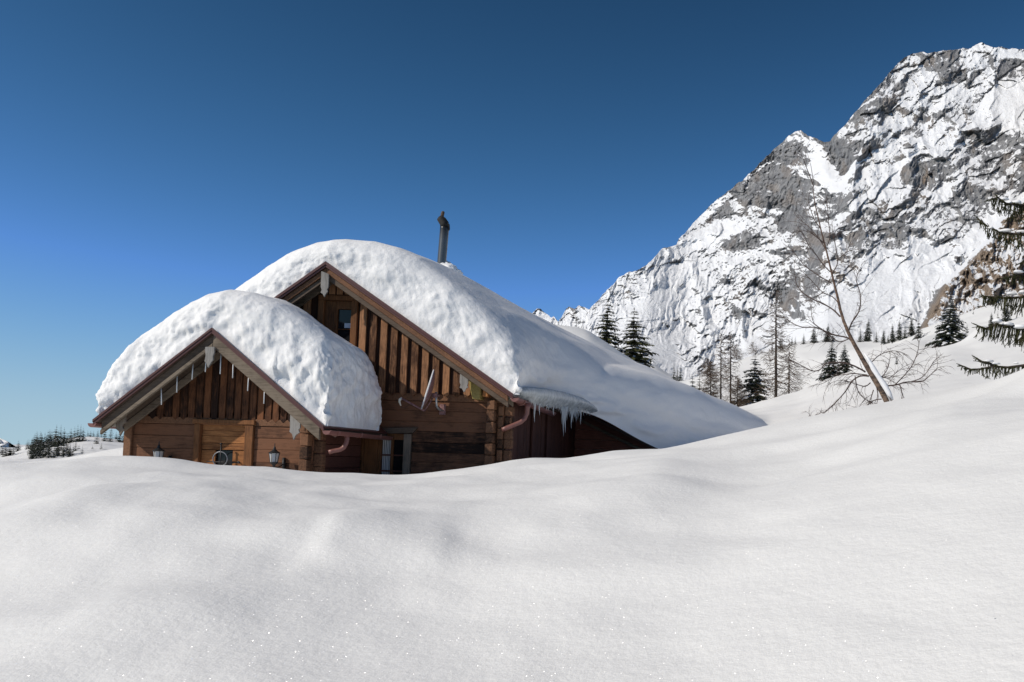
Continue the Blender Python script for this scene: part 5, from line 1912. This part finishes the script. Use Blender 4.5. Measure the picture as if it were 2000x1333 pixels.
for L_, lb, gr in ((TRIO, "small spruce in the close trio on the hill skyline near the left edge", "close trio on the hill skyline"),
                   (CL1, "dark conifer in the first dense clump on the hill skyline, around the tallest tree", "first clump on the hill skyline"),
                   (CL2, "dark conifer in the second dense clump on the hill skyline, left of its bare crest", "second clump on the hill skyline"),
                   (CL3, "small conifer along the hill's bare snowy crest next to the cabin", "small conifers along the hill crest"),
                   (SLOPE, "thin greyish tree in the open wood on the shaded hillside below the skyline", "open wood on the shaded hillside")):
    for px, pb, pt, kd, wd in L_:
        spruce(px, pb + 2, pt, 505 - (pb - 860) * 1.2, kd, lb, gr, "tree", wide=wd * 1.12, grow=1.34)

# ------------------------------------------------------------------- the leaning birch
def birch_bark():
    m, nt, b = new_mat("birch_bark")
    pos = mapping(nt, (4, 4, 14))
    n1 = noise(nt, pos, 1.6, 6, .7)
    n2 = noise(nt, mapping(nt), 2.2, 4, .6)
    sx = N(nt, "ShaderNodeSeparateXYZ")
    nt.links.new(mapping(nt), sx.inputs[0])
    mr = N(nt, "ShaderNodeMapRange")
    z0, z1 = A(1735, 790, 15).z, A(1600, 420, 15).z
    mr.inputs[1].default_value = z0
    mr.inputs[2].default_value = z1 * .8 + z0 * .2
    nt.links.new(sx.outputs[2], mr.inputs[0])
    pale = ramp(nt, n1.outputs[0], [(.42, (.03, .022, .018)), (.53, (.17, .115, .08)), (.8, (.40, .32, .24))])
    upper = ramp(nt, n1.outputs[0], [(.3, (.04, .022, .016)), (.7, (.17, .095, .06))])
    mx = N(nt, "ShaderNodeMix", data_type='RGBA')
    nt.links.new(math_node(nt, 'MULTIPLY', mr.outputs[0], 1.0), mx.inputs[0])
    nt.links.new(pale, mx.inputs[6])
    nt.links.new(upper, mx.inputs[7])
    nt.links.new(mx.outputs[2], b.inputs["Base Color"])
    b.inputs["Roughness"].default_value = .75
    nt.links.new(bump(nt, n1.outputs[0], .5, .02), b.inputs["Normal"])
    return m


M_BIRCH = birch_bark()
M_TWIG = plain("birch_twigs", (.075, .05, .042), .8, 0, .3, 8, 0)
YB = 15.2
TR = [(1742, 805, 13.5), (1733, 787, 12.5), (1722, 765, 12), (1708, 742, 11.5), (1695, 720, 11), (1682, 697, 10), (1668, 672, 8.8), (1657, 650, 7.8), (1648, 628, 6.8), (1641, 605, 6.2), (1637, 585, 5.8), (1632, 565, 5.2), (1627, 545, 4.6),
      (1620, 515, 4.0), (1614, 490, 3.6), (1606, 460, 3.1), (1599, 430, 2.7), (1592, 400, 2.2), (1588, 370, 1.8), (1588, 350, 1.4), (1584, 325, 1.0), (1577, 300, .6)]
ypp = YB / FPX
base = A(1735, 792, YB)
birch = thing("birch_tree", "leaning leafless birch with pale tan bark and a tangle of bare twigs", "birch", base)
mb = MB()
tp_ = [A(x, y, YB) for x, y, _ in TR]
mb.tube(tp_, [w * ypp * .44 for *_, w in TR], 12)
trunk = mb.build("trunk", M_BIRCH, birch, True)
# snow lying along the right-hand side of the leaning stem
mb = MB()
sv = [(1737, 786), (1730, 771), (1720, 754), (1709, 738), (1700, 724), (1691, 707), (1683, 694)]
so = [A(x + 5.5, y - 3.5, YB - .01) for x, y in sv]
mb.tube(so, [.035, .05, .058, .045, .052, .03, .01], 9)
mb.build("trunk_snow", M_TREESNOW, trunk, True)
BR = [
    [(1690, 727), (1682, 722), (1660, 712), (1636, 708), (1613, 711), (1602, 722), (1588, 725), (1568, 716), (1548, 705)],
    [(1664, 668), (1655, 660), (1631, 655), (1615, 649), (1594, 640), (1570, 640), (1552, 634), (1537, 625)],
    [(1660, 661), (1640, 668), (1622, 657), (1606, 645), (1590, 632), (1585, 615)],
    [(1656, 652), (1660, 640), (1664, 630), (1677, 610), (1681, 590), (1679, 570), (1673, 550), (1675, 535)],
    [(1641, 619), (1628, 606), (1612, 596), (1590, 586), (1570, 574), (1556, 556), (1553, 538)],
    [(1637, 592), (1626, 580), (1608, 572), (1592, 556), (1580, 543), (1566, 530)],
    [(1625, 554), (1606, 543), (1586, 530), (1570, 518), (1556, 500), (1549, 490)],
    [(1622, 532), (1606, 515), (1592, 495), (1578, 478), (1572, 462)],
    [(1624, 536), (1634, 520), (1636, 505), (1632, 480), (1628, 462)],
    [(1634, 510), (1645, 500), (1655, 492)],
    [(1613, 488), (1602, 470), (1590, 455), (1576, 440), (1565, 432)],
    [(1616, 480), (1621, 462), (1619, 440), (1617, 415), (1615, 395)],
    [(1602, 446), (1592, 432), (1585, 415), (1580, 398)],
    [(1589, 365), (1582, 345), (1574, 325), (1568, 308)],
    [(1610, 476), (1597, 465), (1580, 452)],
    [(1725, 758), (1735, 754), (1751, 752), (1768, 747), (1785, 746), (1802, 745), (1818, 732), (1830, 720)],
    [(1748, 752), (1765, 735), (1779, 718), (1788, 700), (1793, 684), (1795, 670)],
    [(1782, 746), (1800, 738), (1812, 725), (1820, 712)],
    [(1692, 720), (1704, 706), (1718, 694), (1735, 687), (1750, 686), (1764, 690)],
    [(1708, 737), (1718, 738), (1728, 730), (1735, 716), (1738, 700)],
    [(1712, 742), (1722, 736), (1735, 739), (1748, 730)],
    [(1697, 735), (1680, 735), (1664, 745), (1652, 764), (1640, 778), (1625, 794), (1604, 812)],
    [(1694, 733), (1668, 730), (1650, 732), (1632, 735), (1615, 745)],
    [(1700, 748), (1690, 755), (1676, 752), (1664, 748), (1655, 745)],
    [(1706, 762), (1702, 775), (1697, 788), (1695, 800)],
    [(1722, 780), (1708, 782), (1694, 792), (1682, 797), (1668, 800)],
    [(1712, 756), (1715, 775), (1712, 790)],
    [(1728, 765), (1738, 777), (1744, 790)],
    [(1757, 750), (1762, 770), (1760, 782)],
    [(1670, 735), (1676, 765), (1690, 780), (1700, 786)],
]
rb = random.Random(77)
mat_i = 0


def twig(mb, p, d, L, r, depth):
    pts = [p]
    q = p.copy()
    dd = d.normalized()
    n_ = 5
    for k in range(n_):
        dd = (dd + Vector((rb.uniform(-.28, .28), rb.uniform(-.28, .28), rb.uniform(-.34, .22)))).normalized()
        q = q + dd * (L / n_)
        pts.append(q.copy())
    mb.tube(pts, [r * (1 - .75 * k / n_) for k in range(n_ + 1)], 4, False)
    if depth > 0:
        for k in range(rb.randint(2, 4)):
            i = rb.randint(1, n_ - 1)
            sd_ = Vector((rb.uniform(-1, 1), rb.uniform(-1, 1), rb.uniform(-.7, .5)))
            twig(mb, pts[i], dd + sd_ * .9, L * rb.uniform(.35, .6), r * .6, depth - 1)


for bi, line in enumerate(BR):
    mb = MB()
    rb.seed(100 + bi)
    n_ = len(line)
    ydir = rb.uniform(-.35, .35)
    pts = [A(x, y, YB + ydir * (i / n_) * n_ * .12) for i, (x, y) in enumerate(line)]
    big = 1.0 if bi in (0, 1, 4, 15, 3, 21) else .58
    r0 = .0135 * big
    radii = [r0 * (1 - .72 * i / (n_ - 1)) + .0025 for i in range(n_)]
    # soften the traced line
    fine, fr = [], []
    for i in range(n_ - 1):
        for k in range(3):
            f = k / 3
            p0_, p1_, p2_, p3_ = pts[max(i - 1, 0)], pts[i], pts[i + 1], pts[min(i + 2, n_ - 1)]
            fine.append(.5 * ((2 * p1_) + (p2_ - p0_) * f + (2 * p0_ - 5 * p1_ + 4 * p2_ - p3_) * f * f + (3 * p1_ - p0_ - 3 * p2_ + p3_) * f ** 3))
            fr.append(radii[i] * (1 - f) + radii[i + 1] * f)
    fine.append(pts[-1])
    fr.append(radii[-1])
    mb.tube(fine, fr, 6, False)
    for k in range(2, len(fine)):
        if rb.random() < .9:
            d = (fine[k] - fine[k - 1]).normalized()
            sd_ = Vector((rb.uniform(-1, 1), rb.uniform(-1, 1), rb.uniform(-.8, .5)))
            twig(mb, fine[k], d * .9 + sd_ * .8, rb.uniform(.16, .5), .0042, 1)
    d = (fine[-1] - fine[-2]).normalized()
    twig(mb, fine[-1], d, .3, .005, 1)
    mb.build("branch", M_TWIG if bi not in (3, 6, 11) else M_TWIG, birch)

# low twigs sticking out of the snow left of the birch
for i, (px, py, hh, n_, lb) in enumerate([(1600, 812, .42, 7, "sparse dry twigs poking from the snow crest left of the birch foot"), (1566, 822, .22, 4, "short dry twigs at the snow crest near the roof's low end"),
                                          (1655, 802, .35, 6, "dry twigs sticking from the snow right beside the birch's low branches")]):
    c = A(px, py + 4, 14.4)
    mb = MB()
    rb.seed(500 + i)
    for k in range(n_):
        twig(mb, c + Vector((rb.uniform(-.25, .25), rb.uniform(0, .2), -.05)), Vector((rb.uniform(-.9, .9), rb.uniform(-.2, .2), 1)), hh * rb.uniform(.5, 1), .004, 1)
    o = mb.build("dry_twigs", M_TWIG)
    tag(o, lb, "twigs", "twigs sticking out of the snow")

# ------------------------------------------------------------------- overhanging spruce at the right edge
YS = 15.6
rootp = A(2105, 760, YS)
near_t = thing("spruce_tree", "near spruce beyond the right edge whose snowy olive branches hang into view", "spruce", rootp)
mb = MB()
mb.tube([rootp + Vector((0, 0, -1.2)), rootp + Vector((.02, .05, 1.2)), rootp + Vector((.0, .05, 2.6)), rootp + Vector((-.03, 0, 4.2))], [.15, .12, .08, .015], 12)
mb.build("trunk", M_BARK, near_t, True)


def needle_shoot(mb, p, d, L, r):
    """a needle-covered shoot: a spiky tapering brush"""
    d = d.normalized()
    a = d.cross(Vector((.3, .8, .5))).normalized()
    b = d.cross(a)
    n_ = max(3, int(L / .022))
    for k in range(n_):
        f = (k + .5) / n_
        c = p + d * (L * f)
        rr_ = r * (1.05 - .55 * f)
        ang0 = rb.uniform(0, 6.28)
        for j in range(5):
            ang = ang0 + j * 1.257 + rb.uniform(-.4, .4)
            o = a * math.cos(ang) + b * math.sin(ang)
            tip = c + o * rr_ + d * (rr_ * .9)
            w = d.cross(o) * .008
            mb.add([c - w, c + w, tip], [(0, 1, 2)])
    mb.tube([p, p + d * L], [r * .38, r * .12], 4, False)


def near_branch(line, hang, dens, seed, dy, snowpts):
    rb.seed(seed)
    pts = [A(x, y, YS + dy * (2105 - x) / 200.) for x, y in line]
    stem = MB()
    n_ = len(pts)
    stem.tube(pts, [.028 * (1 - .8 * i / (n_ - 1)) + .004 for i in range(n_)], 6)
    br = stem.build("branch", M_BARK, near_t, True)
    mb = MB()
    for i in range(n_ - 1):
        seg = pts[i + 1] - pts[i]
        m_n = max(1, int(seg.length / .026 * dens))
        for k in range(m_n):
            f = (k + rb.random()) / m_n
            p = pts[i] + seg * f
            g = (i + f) / (n_ - 1)
            d0 = seg.normalized()
            # side shoots pointing outwards
            needle_shoot(mb, p, d0 + Vector((rb.uniform(-.3, .3), rb.uniform(-1.2, 1.2), rb.uniform(-.5, .25))), rb.uniform(.07, .16), .02)
            # hanging shoots
            L = hang * (1.08 - .75 * g) * rb.uniform(.45, 1.1)
            d1 = Vector((rb.uniform(-.35, .12), rb.uniform(-.3, .3), -1))
            needle_shoot(mb, p, d1, L, .03)
            if L > .14:
                for q in range(2):
                    needle_shoot(mb, p + d1.normalized() * L * rb.uniform(.3, .8), d1 + Vector((rb.uniform(-.9, .9), rb.uniform(-.5, .5), 0)), L * .4, .02)
    needle_shoot(mb, pts[-1], pts[-1] - pts[-2], .09, .022)
    mb.build("needles", M_NEEDLE2, br)
    sm = MB()
    for x, y, rx_s, rz_s in snowpts:
        c = A(x, y, YS + dy * (2105 - x) / 200.)
        m_v = []
        for ii in range(7):
            ph_ = math.pi * ii / 6
            for jj in range(10):
                th_ = 2 * math.pi * jj / 10
                k = 1 + .25 * math.sin(3 * th_ + x) * math.sin(ph_) + rb.uniform(-.08, .08)
                m_v.append(c + Vector((rx_s * math.sin(ph_) * math.cos(th_) * k, rx_s * .8 * math.sin(ph_) * math.sin(th_) * k, rz_s * math.cos(ph_) * (1 if ph_ < 1.6 else .5))))
        sm.add(m_v, [(ii * 10 + jj, ii * 10 + (jj + 1) % 10, (ii + 1) * 10 + (jj + 1) % 10, (ii + 1) * 10 + jj) for ii in range(6) for jj in range(10)])
    if snowpts:
        sm.build("branch_snow", M_TREESNOW, br, True)


near_branch([(2105, 425), (2040, 410), (2000, 402), (1965, 398), (1948, 386), (1934, 390)], .46, 1.0, 1, -.5, [(1962, 390, .07, .04), (1985, 397, .11, .05), (2012, 402, .13, .05)])
near_branch([(2105, 462), (2040, 458), (1990, 458), (1955, 455), (1928, 442), (1910, 427)], .42, 1.0, 2, .4, [(1935, 446, .06, .035), (1965, 452, .12, .045), (1995, 454, .1, .04)])
near_branch([(2105, 540), (2060, 545), (2010, 540), (1985, 536), (1965, 543)], .36, .9, 3, -.7, [(1988, 532, .09, .04)])
near_branch([(2105, 505), (2060, 500), (2010, 505), (1992, 515)], .3, .8, 9, .7, [])
near_branch([(2105, 585), (2050, 583), (2000, 581), (1965, 582), (1940, 580), (1918, 579)], .52, 1.1, 4, .3, [(1975, 575, .10, .04), (2000, 572, .12, .05)])
near_branch([(2105, 660), (2050, 648), (2000, 642), (1965, 637), (1945, 634), (1925, 642), (1909, 636)], .50, 1.15, 5, -.4, [(1948, 628, .09, .05), (1968, 634, .10, .045), (1990, 640, .13, .06), (2010, 640, .12, .05)])
near_branch([(2105, 655), (2050, 650), (2000, 655), (1985, 668)], .32, .9, 6, .6, [(1992, 652, .10, .07)])
near_branch([(2105, 716), (2050, 714), (2000, 714), (1968, 718), (1940, 716), (1915, 721), (1897, 722), (1877, 714)], .30, 1.0, 7, -.2, [(1985, 710, .05, .02)])
near_branch([(1946, 716), (1935, 711), (1920, 708), (1906, 699)], .14, .8, 8, -.2, [(1930, 706, .09, .03), (1944, 711, .08, .03)])

for o_ in [c_ for c_ in near_t.children if c_.name.startswith("branch")]:
    for a_ in (R(95), R(170), R(248)):
        n_o = o_.copy()
        link(n_o, near_t)
        n_o.rotation_euler = (0, 0, a_ + rb.uniform(-.25, .25))
        n_o.location = (0, 0, rb.uniform(-.1, .25))
        for c_ in o_.children:
            n_c = c_.copy()
            link(n_c, n_o)
